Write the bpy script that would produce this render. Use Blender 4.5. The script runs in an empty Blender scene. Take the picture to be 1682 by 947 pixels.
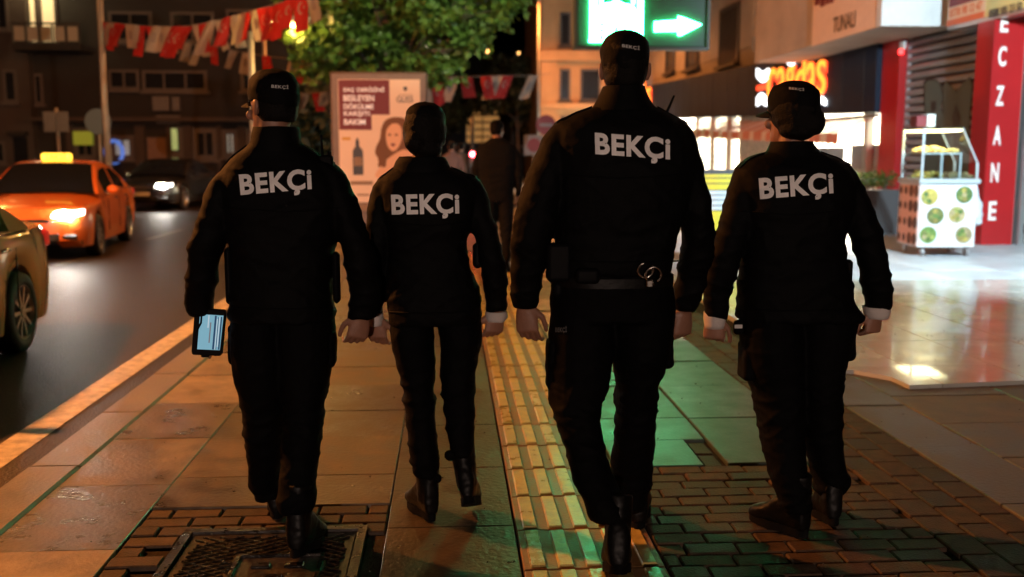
import bpy, bmesh, math, random
from mathutils import Vector, Matrix, noise
from mathutils.bvhtree import BVHTree
random.seed(7)
scene = bpy.context.scene
col = scene.collection
R = math.radians

# ------------------------------------------------------------------ camera
PW, PH = 1682.0, 947.0
FPX = 35.0 / 36.0 * PW
CAMH = 1.47
PITCH = math.atan((473.5 - 250.0) / FPX)                 # horizon of the pavement lines
YAW = math.atan((841.0 - 738.0) * math.cos(PITCH) / FPX) # the street runs along +Y
cam_data = bpy.data.cameras.new('camera')
cam_data.lens = 35.0; cam_data.sensor_width = 36.0
cam_data.clip_end = 2000.0; cam_data.clip_start = 0.05
cam_data.dof.use_dof = True
cam_data.dof.focus_distance = 3.75
cam_data.dof.aperture_fstop = 2.0
cam = bpy.data.objects.new('camera', cam_data)
col.objects.link(cam)
cam.location = (0, 0, CAMH)
cam.rotation_euler = (math.pi / 2 - PITCH, 0, -YAW)
scene.camera = cam

# ------------------------------------------------------------------ night sky, exposure
world = bpy.data.worlds.new('World'); scene.world = world; world.use_nodes = True
wn = world.node_tree.nodes; wl = world.node_tree.links
sky = wn.new('ShaderNodeTexSky'); sky.sky_type = 'NISHITA'; sky.sun_disc = False
sky.sun_elevation = R(-5.0); sky.sun_rotation = R(200.0)
wl.new(sky.outputs['Color'], wn['Background'].inputs['Color'])
wn['Background'].inputs['Strength'].default_value = 0.05
scene.view_settings.view_transform = 'Standard'; scene.view_settings.look = 'None'
scene.view_settings.exposure = 0.0; scene.view_settings.gamma = 1.0
scene.view_settings.use_curve_mapping = False
scene.render.engine = 'CYCLES'
scene.cycles.use_denoising = True
scene.cycles.max_bounces = 6; scene.cycles.diffuse_bounces = 3; scene.cycles.glossy_bounces = 3
scene.cycles.transmission_bounces = 4; scene.cycles.transparent_max_bounces = 8
scene.cycles.sample_clamp_indirect = 4.0
scene.cycles.caustics_reflective = False; scene.cycles.caustics_refractive = False

# ------------------------------------------------------------------ helpers: pixels to rays
cp, sp, cy, sy = math.cos(PITCH), math.sin(PITCH), math.cos(YAW), math.sin(YAW)
def ray(x, y):
    u = (x - PW / 2) / FPX; v = (PH / 2 - y) / FPX
    dx, dy, dz = u, cp + v * sp, -sp + v * cp
    return Vector((dx * cy + dy * sy, -dx * sy + dy * cy, dz))
CAM = Vector((0, 0, CAMH))
def onZ(x, y, z=0.0):
    d = ray(x, y); return CAM + d * ((z - CAMH) / d.z)
def onY(x, y, Y):
    d = ray(x, y); return CAM + d * (Y / d.y)
def onX(x, y, X):
    d = ray(x, y); return CAM + d * (X / d.x)

# ------------------------------------------------------------------ helpers: materials
def mat(name, c, rough=0.6, metal=0.0, var=0.0, vscale=8.0, bump=0.0, bscale=60.0, spec=0.5, emit=None, estr=0.0,
        coat=0.0, sheen=0.0, rvar=0.0, trans=0.0):
    m = bpy.data.materials.new(name); m.use_nodes = True
    nt = m.node_tree; b = nt.nodes['Principled BSDF']; L = nt.links.new
    b.inputs['Base Color'].default_value = (*c, 1); b.inputs['Roughness'].default_value = rough
    b.inputs['Metallic'].default_value = metal; b.inputs['Specular IOR Level'].default_value = spec
    b.inputs['Coat Weight'].default_value = coat; b.inputs['Sheen Weight'].default_value = sheen
    b.inputs['Transmission Weight'].default_value = trans
    tc = nt.nodes.new('ShaderNodeTexCoord')
    if var > 0:
        n = nt.nodes.new('ShaderNodeTexNoise'); n.inputs['Scale'].default_value = vscale
        n.inputs['Detail'].default_value = 6; n.inputs['Roughness'].default_value = 0.62
        mp = nt.nodes.new('ShaderNodeMapRange'); mp.inputs['From Min'].default_value = 0.3; mp.inputs['From Max'].default_value = 0.7
        mp.inputs['To Min'].default_value = 1 - var; mp.inputs['To Max'].default_value = 1 + var
        oi = nt.nodes.new('ShaderNodeObjectInfo')
        mo = nt.nodes.new('ShaderNodeMapRange'); mo.inputs['To Min'].default_value = 1 - var * 0.7; mo.inputs['To Max'].default_value = 1 + var * 0.7
        mu = nt.nodes.new('ShaderNodeMath'); mu.operation = 'MULTIPLY'
        vm = nt.nodes.new('ShaderNodeVectorMath'); vm.operation = 'SCALE'; vm.inputs[0].default_value = c
        ad = nt.nodes.new('ShaderNodeVectorMath'); ad.operation = 'ADD'
        L(tc.outputs['Object'], ad.inputs[0]); L(oi.outputs['Location'], ad.inputs[1]); L(ad.outputs[0], n.inputs['Vector'])
        L(n.outputs['Fac'], mp.inputs['Value']); L(oi.outputs['Random'], mo.inputs['Value'])
        L(mp.outputs[0], mu.inputs[0]); L(mo.outputs[0], mu.inputs[1]); L(mu.outputs[0], vm.inputs['Scale'])
        L(vm.outputs[0], b.inputs['Base Color'])
        if rvar > 0:
            mr = nt.nodes.new('ShaderNodeMapRange'); mr.inputs['From Min'].default_value = 0.3; mr.inputs['From Max'].default_value = 0.7
            mr.inputs['To Min'].default_value = max(0.05, rough - rvar); mr.inputs['To Max'].default_value = min(1, rough + rvar)
            ro = nt.nodes.new('ShaderNodeMapRange'); ro.inputs['To Min'].default_value = -rvar; ro.inputs['To Max'].default_value = rvar * .6
            ra = nt.nodes.new('ShaderNodeMath'); ra.operation = 'ADD'; ra.use_clamp = True
            L(oi.outputs['Random'], ro.inputs['Value']); L(n.outputs['Fac'], mr.inputs['Value'])
            L(mr.outputs[0], ra.inputs[0]); L(ro.outputs[0], ra.inputs[1]); L(ra.outputs[0], b.inputs['Roughness'])
    if bump > 0:
        n2 = nt.nodes.new('ShaderNodeTexNoise'); n2.inputs['Scale'].default_value = bscale; n2.inputs['Detail'].default_value = 5
        bp = nt.nodes.new('ShaderNodeBump'); bp.inputs['Strength'].default_value = bump; bp.inputs['Distance'].default_value = 0.01
        L(tc.outputs['Object'], n2.inputs['Vector']); L(n2.outputs['Fac'], bp.inputs['Height']); L(bp.outputs[0], b.inputs['Normal'])
    if emit:
        b.inputs['Emission Color'].default_value = (*emit, 1); b.inputs['Emission Strength'].default_value = estr
    return m

def glass(name, tint=(0.9, 0.95, 0.95), rough=0.02, mix=0.25):
    m = bpy.data.materials.new(name); m.use_nodes = True; nt = m.node_tree; nt.nodes.clear()
    o = nt.nodes.new('ShaderNodeOutputMaterial'); t = nt.nodes.new('ShaderNodeBsdfTransparent'); g = nt.nodes.new('ShaderNodeBsdfGlossy')
    t.inputs['Color'].default_value = (*tint, 1); g.inputs['Roughness'].default_value = rough
    fr = nt.nodes.new('ShaderNodeFresnel'); fr.inputs['IOR'].default_value = 1.5
    mx = nt.nodes.new('ShaderNodeMixShader')
    nt.links.new(fr.outputs[0], mx.inputs[0]); nt.links.new(t.outputs[0], mx.inputs[1]); nt.links.new(g.outputs[0], mx.inputs[2])
    nt.links.new(mx.outputs[0], o.inputs['Surface'])
    return m

# ------------------------------------------------------------------ helpers: meshes
class MB:
    def __init__(s): s.v = []; s.f = []
    def add(s, vs, fs):
        o = len(s.v); s.v += [tuple(p) for p in vs]; s.f += [tuple(i + o for i in f) for f in fs]; return s
    def box(s, c, d, M=None):
        hx, hy, hz = d[0] / 2, d[1] / 2, d[2] / 2
        vs = [Vector((x, y, z)) for x in (-hx, hx) for y in (-hy, hy) for z in (-hz, hz)]
        if M is not None: vs = [M @ p for p in vs]
        c = Vector(c)
        return s.add([p + c for p in vs], [(0, 1, 3, 2), (4, 6, 7, 5), (0, 4, 5, 1), (2, 3, 7, 6), (0, 2, 6, 4), (1, 5, 7, 3)])
    def bx(s, x0, x1, y0, y1, z0, z1):
        return s.box(((x0 + x1) / 2, (y0 + y1) / 2, (z0 + z1) / 2), (abs(x1 - x0), abs(y1 - y0), abs(z1 - z0)))
    def bev(s, c, d, b, M=None):           # a box with a chamfer all round
        hx, hy, hz = d[0] / 2, d[1] / 2, d[2] / 2
        b = min(b, hx * .9, hy * .9, hz * .9)
        bm = bmesh.new(); bmesh.ops.create_cube(bm, size=1.0)
        for v in bm.verts: v.co = Vector((v.co.x * d[0], v.co.y * d[1], v.co.z * d[2]))
        bmesh.ops.bevel(bm, geom=bm.edges[:], offset=b, segments=1, affect='EDGES', profile=0.5)
        vs = [(M @ v.co if M is not None else v.co) + Vector(c) for v in bm.verts]
        bm.verts.index_update(); fs = [[v.index for v in f.verts] for f in bm.faces]
        bm.free(); return s.add(vs, fs)
    def loft(s, rings, cap=True):
        n = len(rings[0]); vs = [p for r in rings for p in r]; fs = []
        for k in range(len(rings) - 1):
            for i in range(n):
                j = (i + 1) % n
                fs.append((k * n + i, k * n + j, (k + 1) * n + j, (k + 1) * n + i))
        if cap: fs.append(tuple(range(n - 1, -1, -1))); fs.append(tuple((len(rings) - 1) * n + i for i in range(n)))
        return s.add(vs, fs)
    def tube(s, pts, rad, n=10, cap=True):
        pts = [Vector(p) for p in pts]; rad = rad if isinstance(rad, (list, tuple)) else [rad] * len(pts)
        rings = []; up = None
        for i, p in enumerate(pts):
            t = (pts[min(i + 1, len(pts) - 1)] - pts[max(i - 1, 0)]).normalized()
            if up is None: up = t.orthogonal().normalized()
            up = (up - t * up.dot(t)).normalized() if (up - t * up.dot(t)).length > 1e-5 else t.orthogonal().normalized()
            w = t.cross(up)
            rings.append([p + (up * math.cos(a) + w * math.sin(a)) * rad[i] for a in [2 * math.pi * k / n for k in range(n)]])
        return s.loft(rings, cap)
    def caps(s, pts, rad, n=8):              # tube with rounded ends
        pts = [Vector(p) for p in pts]; rad = rad if isinstance(rad, (list, tuple)) else [rad] * len(pts)
        a = (pts[0] - pts[1]).normalized(); b = (pts[-1] - pts[-2]).normalized()
        P = [pts[0] + a * rad[0] * .95, pts[0] + a * rad[0] * .6] + pts + [pts[-1] + b * rad[-1] * .6, pts[-1] + b * rad[-1] * .95]
        Q = [rad[0] * .3, rad[0] * .8] + list(rad) + [rad[-1] * .8, rad[-1] * .3]
        return s.tube(P, Q, n)
    def ell(s, c, r, M=None, n=14, m=9):
        c = Vector(c); rings = []
        for k in range(1, m):
            ph = math.pi * k / m - math.pi / 2
            ring = [Vector((r[0] * math.cos(ph) * math.cos(2 * math.pi * i / n), r[1] * math.cos(ph) * math.sin(2 * math.pi * i / n), r[2] * math.sin(ph))) for i in range(n)]
            rings.append([(M @ p if M is not None else p) + c for p in ring])
        return s.loft(rings)
    def prism(s, poly, z0, z1):
        n = len(poly)
        return s.add([(x, y, z0) for x, y in poly] + [(x, y, z1) for x, y in poly],
                     [tuple(range(n - 1, -1, -1)), tuple(range(n, 2 * n))] + [(i, (i + 1) % n, n + (i + 1) % n, n + i) for i in range(n)])
    def cyl(s, p0, p1, r0, r1=None, n=16):
        return s.tube([p0, p1], [r0, r0 if r1 is None else r1], n)
    def poly(s, pts): return s.add(pts, [tuple(range(len(pts)))])
    def slabpoly(s, pts, off):               # flat polygon given thickness along off
        n = len(pts); off = Vector(off); q = [Vector(p) for p in pts]
        return s.add(q + [p + off for p in q], [tuple(range(n - 1, -1, -1)), tuple(range(n, 2 * n))] + [(i, (i + 1) % n, n + (i + 1) % n, n + i) for i in range(n)])
    def mesh(s, name):
        me = bpy.data.meshes.new(name); me.from_pydata(s.v, [], s.f); me.update()
        bm = bmesh.new(); bm.from_mesh(me); bmesh.ops.recalc_face_normals(bm, faces=bm.faces[:]); bm.to_mesh(me); bm.free()
        return me
    def build(s, name, m, parent=None, smooth=False, loc=None):
        return link(name, s.mesh(name), m, parent, smooth, loc)

def link(name, me, m, parent=None, smooth=False, loc=None):
    o = bpy.data.objects.new(name, me)
    if m is not None and not me.materials: me.materials.append(m)
    if smooth: me.shade_smooth() if smooth is True else me.set_sharp_from_angle(angle=R(smooth)) 
    if smooth and smooth is not True:
        for p in me.polygons: p.use_smooth = True
    col.objects.link(o)
    if parent is not None: o.parent = parent
    if loc is not None: o.location = loc
    return o
def tag(o, label, cat, group=None, kind=None):
    o['label'] = label; o['category'] = cat
    if group: o['group'] = group
    if kind: o['kind'] = kind
    return o
def thing(name, label, cat, loc=(0, 0, 0), rz=0.0, group=None):
    o = bpy.data.objects.new(name, None); o.empty_display_size = 0.1; col.objects.link(o)
    o.location = loc; o.rotation_euler = (0, 0, rz)
    return tag(o, label, cat, group)
def struct(o): o['kind'] = 'structure'; return o
def stuff(o): o['kind'] = 'stuff'; return o
def copy_tree(o, parent=None):
    c = o.copy(); col.objects.link(c); c.parent = parent
    for ch in list(o.children): copy_tree(ch, c)
    return c
def unparent_space(parent, loc):      # matrix that takes world points into a thing standing at loc
    return Vector(loc)

def text_mesh(s, size=1.0, bold=0.0, extrude=0.0, align='CENTER', sx=1.0, space=1.0):
    cu = bpy.data.curves.new('lettering', 'FONT'); cu.body = s; cu.size = size; cu.align_x = align; cu.align_y = 'CENTER'
    cu.offset = bold * size; cu.space_character = space; cu.extrude = extrude; cu.resolution_u = 4; cu.fill_mode = 'BOTH'
    o = bpy.data.objects.new('lettering', cu); col.objects.link(o)
    dg = bpy.context.evaluated_depsgraph_get()
    me = bpy.data.meshes.new_from_object(o.evaluated_get(dg))
    bpy.data.objects.remove(o); bpy.data.curves.remove(cu)
    if sx != 1.0:
        for v in me.vertices: v.co.x *= sx
    return me
def text(name, s, M, m, parent=None, size=1.0, bold=0.0, extrude=0.003, align='CENTER', sx=1.0, fit=None):
    me = text_mesh(s, size, bold, extrude, align, 1.0)
    if fit:                              # fit = (width, height): stretch the glyph box to it, centred
        xs = [v.co.x for v in me.vertices]; ys = [v.co.y for v in me.vertices]
        cx, cyy = (min(xs) + max(xs)) / 2, (min(ys) + max(ys)) / 2
        kx = fit[0] / (max(xs) - min(xs)); ky = fit[1] / (max(ys) - min(ys))
        for v in me.vertices: v.co.x = (v.co.x - cx) * kx; v.co.y = (v.co.y - cyy) * ky
    me.transform(M); me.materials.clear()
    return link(name, me, m, parent)
def frame(o, xdir, ydir):               # matrix with local x, y along two world directions
    x = Vector(xdir).normalized(); y = Vector(ydir).normalized(); z = x.cross(y).normalized(); y = z.cross(x)
    return Matrix(((x.x, y.x, z.x, o[0]), (x.y, y.y, z.y, o[1]), (x.z, y.z, z.z, o[2]), (0, 0, 0, 1)))
def remesh(mb, voxel, smooth_it=4, factor=0.5, dec=None, name='m'):
    me = mb.mesh(name) if isinstance(mb, MB) else mb
    o = bpy.data.objects.new('tmp', me); col.objects.link(o)
    md = o.modifiers.new('r', 'REMESH'); md.mode = 'VOXEL'; md.voxel_size = voxel
    if smooth_it:
        sm = o.modifiers.new('s', 'SMOOTH'); sm.iterations = smooth_it; sm.factor = factor
    if dec:
        dm = o.modifiers.new('d', 'DECIMATE'); dm.ratio = dec
    dg = bpy.context.evaluated_depsgraph_get()
    out = bpy.data.meshes.new_from_object(o.evaluated_get(dg)); out.name = name
    bpy.data.objects.remove(o); bpy.data.meshes.remove(me)
    return out
def lamp_light(name, kind, loc, power, color, parent=None, rot=None, size=None, spot=None, blend=0.4, radius=0.1, shape=None):
    l = bpy.data.lights.new(name, kind); l.energy = power; l.color = color
    if kind == 'AREA':
        if isinstance(size, tuple): l.shape = 'RECTANGLE'; l.size, l.size_y = size
        else: l.shape = 'DISK'; l.size = size
    else: l.shadow_soft_size = radius
    if kind == 'SPOT': l.spot_size = R(spot); l.spot_blend = blend
    o = bpy.data.objects.new(name, l); col.objects.link(o); o.location = loc
    if rot is not None: o.rotation_euler = rot
    if parent is not None: o.parent = parent
    return o

# ------------------------------------------------------------------ strengths of the place's own lamps and of the added ones
KEYW = 5600.0; FILLW = 20000.0; LEDW = 58.0; POSTW = 3200.0; TUBEW = 80.0; SHOPW = 2800.0; FLOODW = 6000.0
# ================================================================== ground
M = {}
M['asphalt'] = mat('asphalt', (0.085, 0.057, 0.04), 0.62, spec=.28, var=0.95, vscale=42, bump=1.0, bscale=65, rvar=0.1)
M['earth'] = mat('earth', (0.05, 0.048, 0.045), 0.8, var=0.3, vscale=1)
M['slab'] = mat('concrete_slab', (0.19, 0.155, 0.12), 0.46, var=0.48, vscale=5.5, bump=0.3, bscale=45, rvar=0.14)
M['slab_b'] = mat('brown_slab', (0.108, 0.08, 0.05), 0.48, spec=.4, var=0.5, vscale=6, bump=0.35, bscale=45, rvar=0.14)
M['slab_c'] = mat('dark_brown_slab', (0.078, 0.062, 0.04), 0.48, spec=.4, var=0.45, vscale=6, bump=0.35, bscale=45, rvar=0.12)
M['slab_g'] = mat('granite_slab', (0.044, 0.060, 0.051), 0.40, spec=.35, var=0.3, vscale=6, bump=0.16, bscale=60, rvar=0.12)
M['slab_r'] = mat('worn_slab', (0.11, 0.082, 0.058), 0.55, var=0.45, vscale=5, bump=0.3, bscale=45, rvar=0.1)
M['kerb'] = mat('kerb_stone', (0.22, 0.19, 0.16), 0.5, var=0.3, vscale=5, bump=0.3, bscale=50, rvar=0.12)
M['joint'] = mat('joint_sand', (0.03, 0.024, 0.019), 0.95, spec=.05, var=0.4, vscale=10, bump=0.5, bscale=90)
M['brick'] = mat('paving_brick', (0.064, 0.041, 0.026), 0.72, spec=.22, var=0.42, vscale=14, bump=0.4, bscale=80, rvar=0.08)
M['tactile'] = mat('yellow_tactile_shaded', (0.20, 0.095, 0.028), 0.5, var=0.28, vscale=12, bump=0.25, bscale=70, rvar=0.1)  # gaps between the bars darkened in the colour
M['tactbar'] = mat('yellow_tactile_bar_lit', (0.42, 0.32, 0.085), 0.36, var=0.3, vscale=16, bump=0.2, bscale=70, rvar=0.1)  # highlights of the raised bars put into a lighter colour
M['marble'] = mat('light_granite_tile', (0.50, 0.52, 0.48), 0.25, spec=.95, coat=.35, var=0.12, vscale=3, bump=0.04, bscale=20, rvar=0.05)
M['plaza'] = mat('plaza_paving', (0.42, 0.46, 0.49), 0.5, var=0.2, vscale=3, bump=0.15, bscale=30, rvar=0.1)
M['iron'] = mat('cast_iron', (0.05, 0.043, 0.038), 0.36, metal=0.75, var=0.4, vscale=20, bump=0.3, bscale=80, rvar=0.12)
M['paint_line'] = mat('road_paint', (0.36, 0.32, 0.25), 0.5, var=0.5, vscale=14, bump=0.6, bscale=120, rvar=0.1)

M['lane_paint'] = mat('worn_lane_paint', (0.13, 0.115, 0.09), 0.6, var=0.7, vscale=20, bump=0.6, bscale=110)
ZR = -0.12                                  # road level, one kerb below the pavement
g = MB().bx(-300, 300, -60, 420, -1.2, ZR - 0.02).build('ground', M['earth']); struct(g)
road = MB().add([(-40, -40, ZR), (-2.0, -40, ZR), (-2.0, 60, ZR), (-40, 60, ZR)], [(0, 1, 2, 3)]).build('road', M['asphalt']); struct(road)
ln = MB().add([(-2.475, -30, ZR + .004), (-2.285, -30, ZR + .004), (-2.285, 45, ZR + .004), (-2.475, 45, ZR + .004)], [(0, 1, 2, 3)]).build('edge_line', M['paint_line'], road)
for k in range(9):
    y0 = 3.0 + k * 5.2
    MB().add([(-5.62, y0, ZR + .004), (-5.50, y0, ZR + .004), (-5.50, y0 + 2.4, ZR + .004), (-5.62, y0 + 2.4, ZR + .004)], [(0, 1, 2, 3)]).build('lane_dash', M['lane_paint'], road)
# pavement bed, joints show between the pieces laid on it
pav = MB().bx(-1.99, 14, -20, 75, -0.6, -0.022).build('pavement', M['joint']); struct(pav)

_cache = {}
def piece(name, x0, x1, y0, y1, m, gap=0.004, top=0.0, h=0.05, bev=0.004, jit=0.0015, tilt=0.0, parent=None):
    dx, dy = round(x1 - x0 - 2 * gap, 3), round(y1 - y0 - 2 * gap, 3)
    key = (dx, dy, h, bev, m.name)
    if key not in _cache:
        me = MB().bev((0, 0, -h / 2), (dx, dy, h), bev).mesh(name); me.materials.append(m); _cache[key] = me
    o = bpy.data.objects.new(name, _cache[key]); col.objects.link(o); o.parent = parent or pav
    o.location = ((x0 + x1) / 2, (y0 + y1) / 2, top + random.uniform(-jit, jit))
    o.rotation_euler = (random.uniform(-tilt, tilt), random.uniform(-tilt, tilt), random.uniform(-.002, .002))
    return o
# kerb stones
y = -1.3
while y < 24:
    piece('kerb_stone', -2.0, -1.751, y, y + 0.995, M['kerb'], 0.004, 0.004, 0.30, 0.012, 0.003); y += 0.995
# left hand slabs: column of half slabs, column of wide slabs, column of half slabs beside the tactile strip
y = 3.63 - 0.74 * 4
rows = []
while y < 15: rows.append(y); y += 0.742
for y in rows: piece('paving_slab', -1.751, -1.25, y, y + 0.742, M['slab'], 0.003, 0.0, 0.05, 0.0025, 0.002, 0.002)
y = 4.07
ws = [0.39, 0.63, 0.53, 0.64, 0.55, 0.62]
k = 0
while y < 15:
    d = ws[k % 6]; piece('paving_slab', -1.25, -0.26, y, y + d, M['slab_b'], 0.003, 0.0, 0.05, 0.0025, 0.002, 0.002); y += d; k += 1
y = 3.79 - 0.745 * 3
while y < 15:
    piece('paving_slab', -0.26, 0.245, y, y + 0.745, M['slab_c'], 0.003, 0.0, 0.05, 0.0025, 0.002, 0.002); y += 0.745
# brick surround of the manhole cover
for by in range(16):
    yy = 4.07 - 0.1 * (by + 1)
    if yy < 2.5: break
    off = 0.0 if by % 2 else -0.1
    x = -1.25 + off
    while x < -0.26:
        a, b = max(x, -1.25), min(x + 0.2, -0.26)
        if b - a > 0.05 and not (a > -1.10 and b < -0.28 and yy + .1 < 3.84) and not (b > -1.05 and a < -0.33 and yy + .1 < 3.84):
            piece('paving_brick', a, b, yy, yy + 0.1, M['brick'], 0.005, -0.002, 0.05, 0.005, 0.004, 0.008)
        x += 0.2
# manhole cover: frame, ribbed plate with raised lozenges, name plate
mh = thing('manhole_cover', 'square cast iron manhole cover with lozenge pattern beside brick paving', 'manhole cover', (-0.69, 3.46, 0))
fr = MB()
for (x0, x1, y0, y1) in ((-.355, -.32, -.355, .355), (.32, .355, -.355, .355), (-.32, .32, .32, .355), (-.32, .32, -.355, -.32)):
    fr.bx(x0, x1, y0, y1, -0.03, 0.006)
fr.build('rim', M['iron'], mh)
MB().bx(-.312, .312, -.312, .312, -0.03, -0.006).build('plate', M['iron'], mh)
lz = MB()
for s in (1, -1):
    for k in range(-9, 10):
        c = k * 0.064
        pts = []
        for t in (-1, 1):
            pts.append((c + t * .6, s * t * .6 * .62))
        # clip the rib to the plate
        (xa, ya), (xb, yb) = pts; P = []
        N = 60
        for i in range(N + 1):
            x = xa + (xb - xa) * i / N; yv = ya + (yb - ya) * i / N
            if abs(x) < .295 and abs(yv) < .295 and not (-.10 < x < .22 and -.22 < yv < .10): P.append((x, yv))
            elif len(P) > 2:
                lz.tube([(P[0][0], P[0][1], -.005), (P[-1][0], P[-1][1], -.005)], 0.0055, 5); P = []
            else: P = []
        if len(P) > 2: lz.tube([(P[0][0], P[0][1], -.005), (P[-1][0], P[-1][1], -.005)], 0.0055, 5)
stuff(lz.build('lozenge_ribs', M['iron'], mh))
np_ = MB()
for (x0, x1, y0, y1) in ((-.10, .22, .085, .10), (-.10, .22, -.22, -.205), (-.10, -.085, -.205, .085), (.205, .22, -.205, .085)): np_.bx(x0, x1, y0, y1, -.006, .004)
np_.build('inner_frame', M['iron'], mh)
for (x, yv) in ((0.0, 0.0), (0.12, 0.0), (0.06, -0.1)):
    MB().bev((x, yv, -.002), (.07, .035, .012), .004).build('lifting_lug', M['iron'], mh)
# tactile guidance strip: tiles with five raised bars each
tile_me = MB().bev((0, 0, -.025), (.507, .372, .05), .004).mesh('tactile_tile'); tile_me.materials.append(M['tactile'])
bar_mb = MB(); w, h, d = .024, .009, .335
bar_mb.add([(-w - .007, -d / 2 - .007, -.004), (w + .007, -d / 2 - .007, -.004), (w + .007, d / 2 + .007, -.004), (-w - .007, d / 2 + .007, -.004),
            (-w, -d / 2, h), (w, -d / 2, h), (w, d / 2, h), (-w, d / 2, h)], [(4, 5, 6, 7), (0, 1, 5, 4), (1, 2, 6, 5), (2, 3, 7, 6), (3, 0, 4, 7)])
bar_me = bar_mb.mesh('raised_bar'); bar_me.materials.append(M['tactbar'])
y = 3.355 - .3785 * 3
while y < 14.5:
    t = bpy.data.objects.new('tactile_tile', tile_me); col.objects.link(t); t.parent = pav
    t.location = (.506, y + .189, random.uniform(-.001, .002)); t.rotation_euler = (random.uniform(-.004, .004), random.uniform(-.003, .003), 0)
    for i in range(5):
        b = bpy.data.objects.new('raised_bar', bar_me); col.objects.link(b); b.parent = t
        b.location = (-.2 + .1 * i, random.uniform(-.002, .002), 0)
    y += .3785
# slabs right of the strip, down to the ragged brick edge
rowsg = [4.5, 4.93, 5.36, 6.13, 6.9, 7.65, 8.4, 9.15, 9.9, 10.65, 11.4, 12.2, 13.0, 14.0]
for i in range(len(rowsg) - 1):
    a, b = rowsg[i], rowsg[i + 1]
    if i == 0:
        piece('paving_slab', .765, 1.20, a, b, M['slab_g'], .005, 0.0, .05, .004, .002, .002)
    else: piece('paving_slab', .765, 1.312, a, b, M['slab_g'], .005, 0, .05, .004, .003, .002)
rows2 = [4.52, 5.33, 6.1, 6.85, 7.6, 8.35, 9.1, 9.85, 10.6, 11.4, 12.2, 13.0, 14.0]
for i in range(len(rows2) - 1):
    piece('paving_slab', 1.312, 1.865, rows2[i], rows2[i + 1], M['slab_g'], .005, 0, .05, .004, .003, .002)
# broken corner filled with rubble bricks
for (a, b, c, d) in ((1.2, 1.3, 4.52, 4.71), (1.2, 1.305, 4.72, 4.92)): piece('paving_brick', a, b, c, d, M['brick'], .006, -.012, .04, .006, .004, .02)
# brick paving in front of the slabs
r = 0; yy = 4.5
while yy > 2.6:
    yy -= 0.103
    if r % 4 < 2:
        x = .77 + (-.1 if r % 2 else 0)
        while x < 1.865:
            a, b = max(x, .77), min(x + .2, 1.865)
            if b - a > .04: piece('paving_brick', a, b, yy, yy + .103, M['brick'], .004, -.004, .05, .005, .003, .006)
            x += .2
    else:
        x = .77 + (-.06 if r % 2 else -.14)
        while x < 1.865:
            a, b = max(x, .77), min(x + .2, 1.865)
            if b - a > .04: piece('paving_brick', a, b, yy, yy + .103, M['brick'], .004, -.004, .05, .005, .003, .006)
            x += .2
    r += 1
# band of bricks running along the street
for c in range(3):
    x0 = 1.868 + c * .145
    y = 2.6 + (c % 2) * .1
    while y < 9.0:
        piece('paving_brick', x0, x0 + .145, y, y + .2, M['brick'], .004, -.003, .05, .005, .003, .006); y += .2
stuff(MB().bx(1.87, 2.30, 9.05, 40, -.03, -.003).build('brick_band', M['brick'], pav))
# slabs to the right of the brick band, up to the light granite floor
def ylow(x):
    P = [(2.30, 6.40), (2.70, 6.40), (2.86, 6.18), (2.872, 5.945), (3.67, 6.03), (9.0, 6.55), (14, 6.9)]
    for (a, b), (c, d) in zip(P, P[1:]):
        if a <= x <= c: return b + (d - b) * (x - a) / (c - a)
    return 6.9
for (x0, x1, rr) in ((2.31, 2.675, .83), (2.675, 3.42, .62), (3.42, 4.2, .7), (4.2, 5.0, .66), (5.0, 5.8, .72)):
    top = max(ylow(x0), ylow((x0 + x1) / 2), ylow(x1)) ; y = top
    while y > 2.4:
        piece('paving_slab', x0, x1, y - rr, y, M['slab_r'], .005, -.004, .05, .004, .003, .002); y -= rr
# light granite floor of the shop terrace, one tile above, with its ragged front edge
xs = [2.66, 2.86, 2.872] + [3.1 + .62 * i for i in range(11)]
cols_ = [(2.50, 3.10)] + [(3.10 + .62 * i, 3.72 + .62 * i) for i in range(10)]
for (x0, x1) in cols_:
    y = 5.6
    while y < 11.0:
        brk = sorted(set([x0 + .003, x1 - .003] + [b for b in (2.70, 2.86, 2.872, 3.67) if x0 < b < x1]))
        lo = [(x, max(y + .003, ylow(x))) for x in brk]
        if min(p[1] for p in lo) < y + .897 - .03:
            lo = [(x, min(v, y + .897)) for x, v in lo]
            poly = lo + [(x1 - .003, y + .897), (x0 + .003, y + .897)]
            pp = [poly[0]]
            for q in poly[1:]:
                if (Vector(q) - Vector(pp[-1])).length > .004: pp.append(q)
            if (Vector(pp[0]) - Vector(pp[-1])).length < .004: pp.pop()
            if len(pp) > 2: MB().prism(pp, -.03, .022 + random.uniform(-.0008, .0008)).build('granite_tile', M['marble'], pav)
        y += .9
# plaza paving beyond
x = 2.31
while x < 9.6:
    y = 11.01
    while y < 20.9:
        piece('plaza_slab', x, x + .9, y, y + .9, M['plaza'], .005, .015, .05, .004, .002, .001); y += .9
    x += .9
stuff(MB().bx(-1.745, 1.86, 15.0, 60, -.03, -.004).build('far_paving', M['slab_g'], pav))
stuff(MB().bx(2.31, 9.7, 20.95, 60, -.03, .004).build('far_plaza_paving', M['plaza'], pav))
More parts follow.
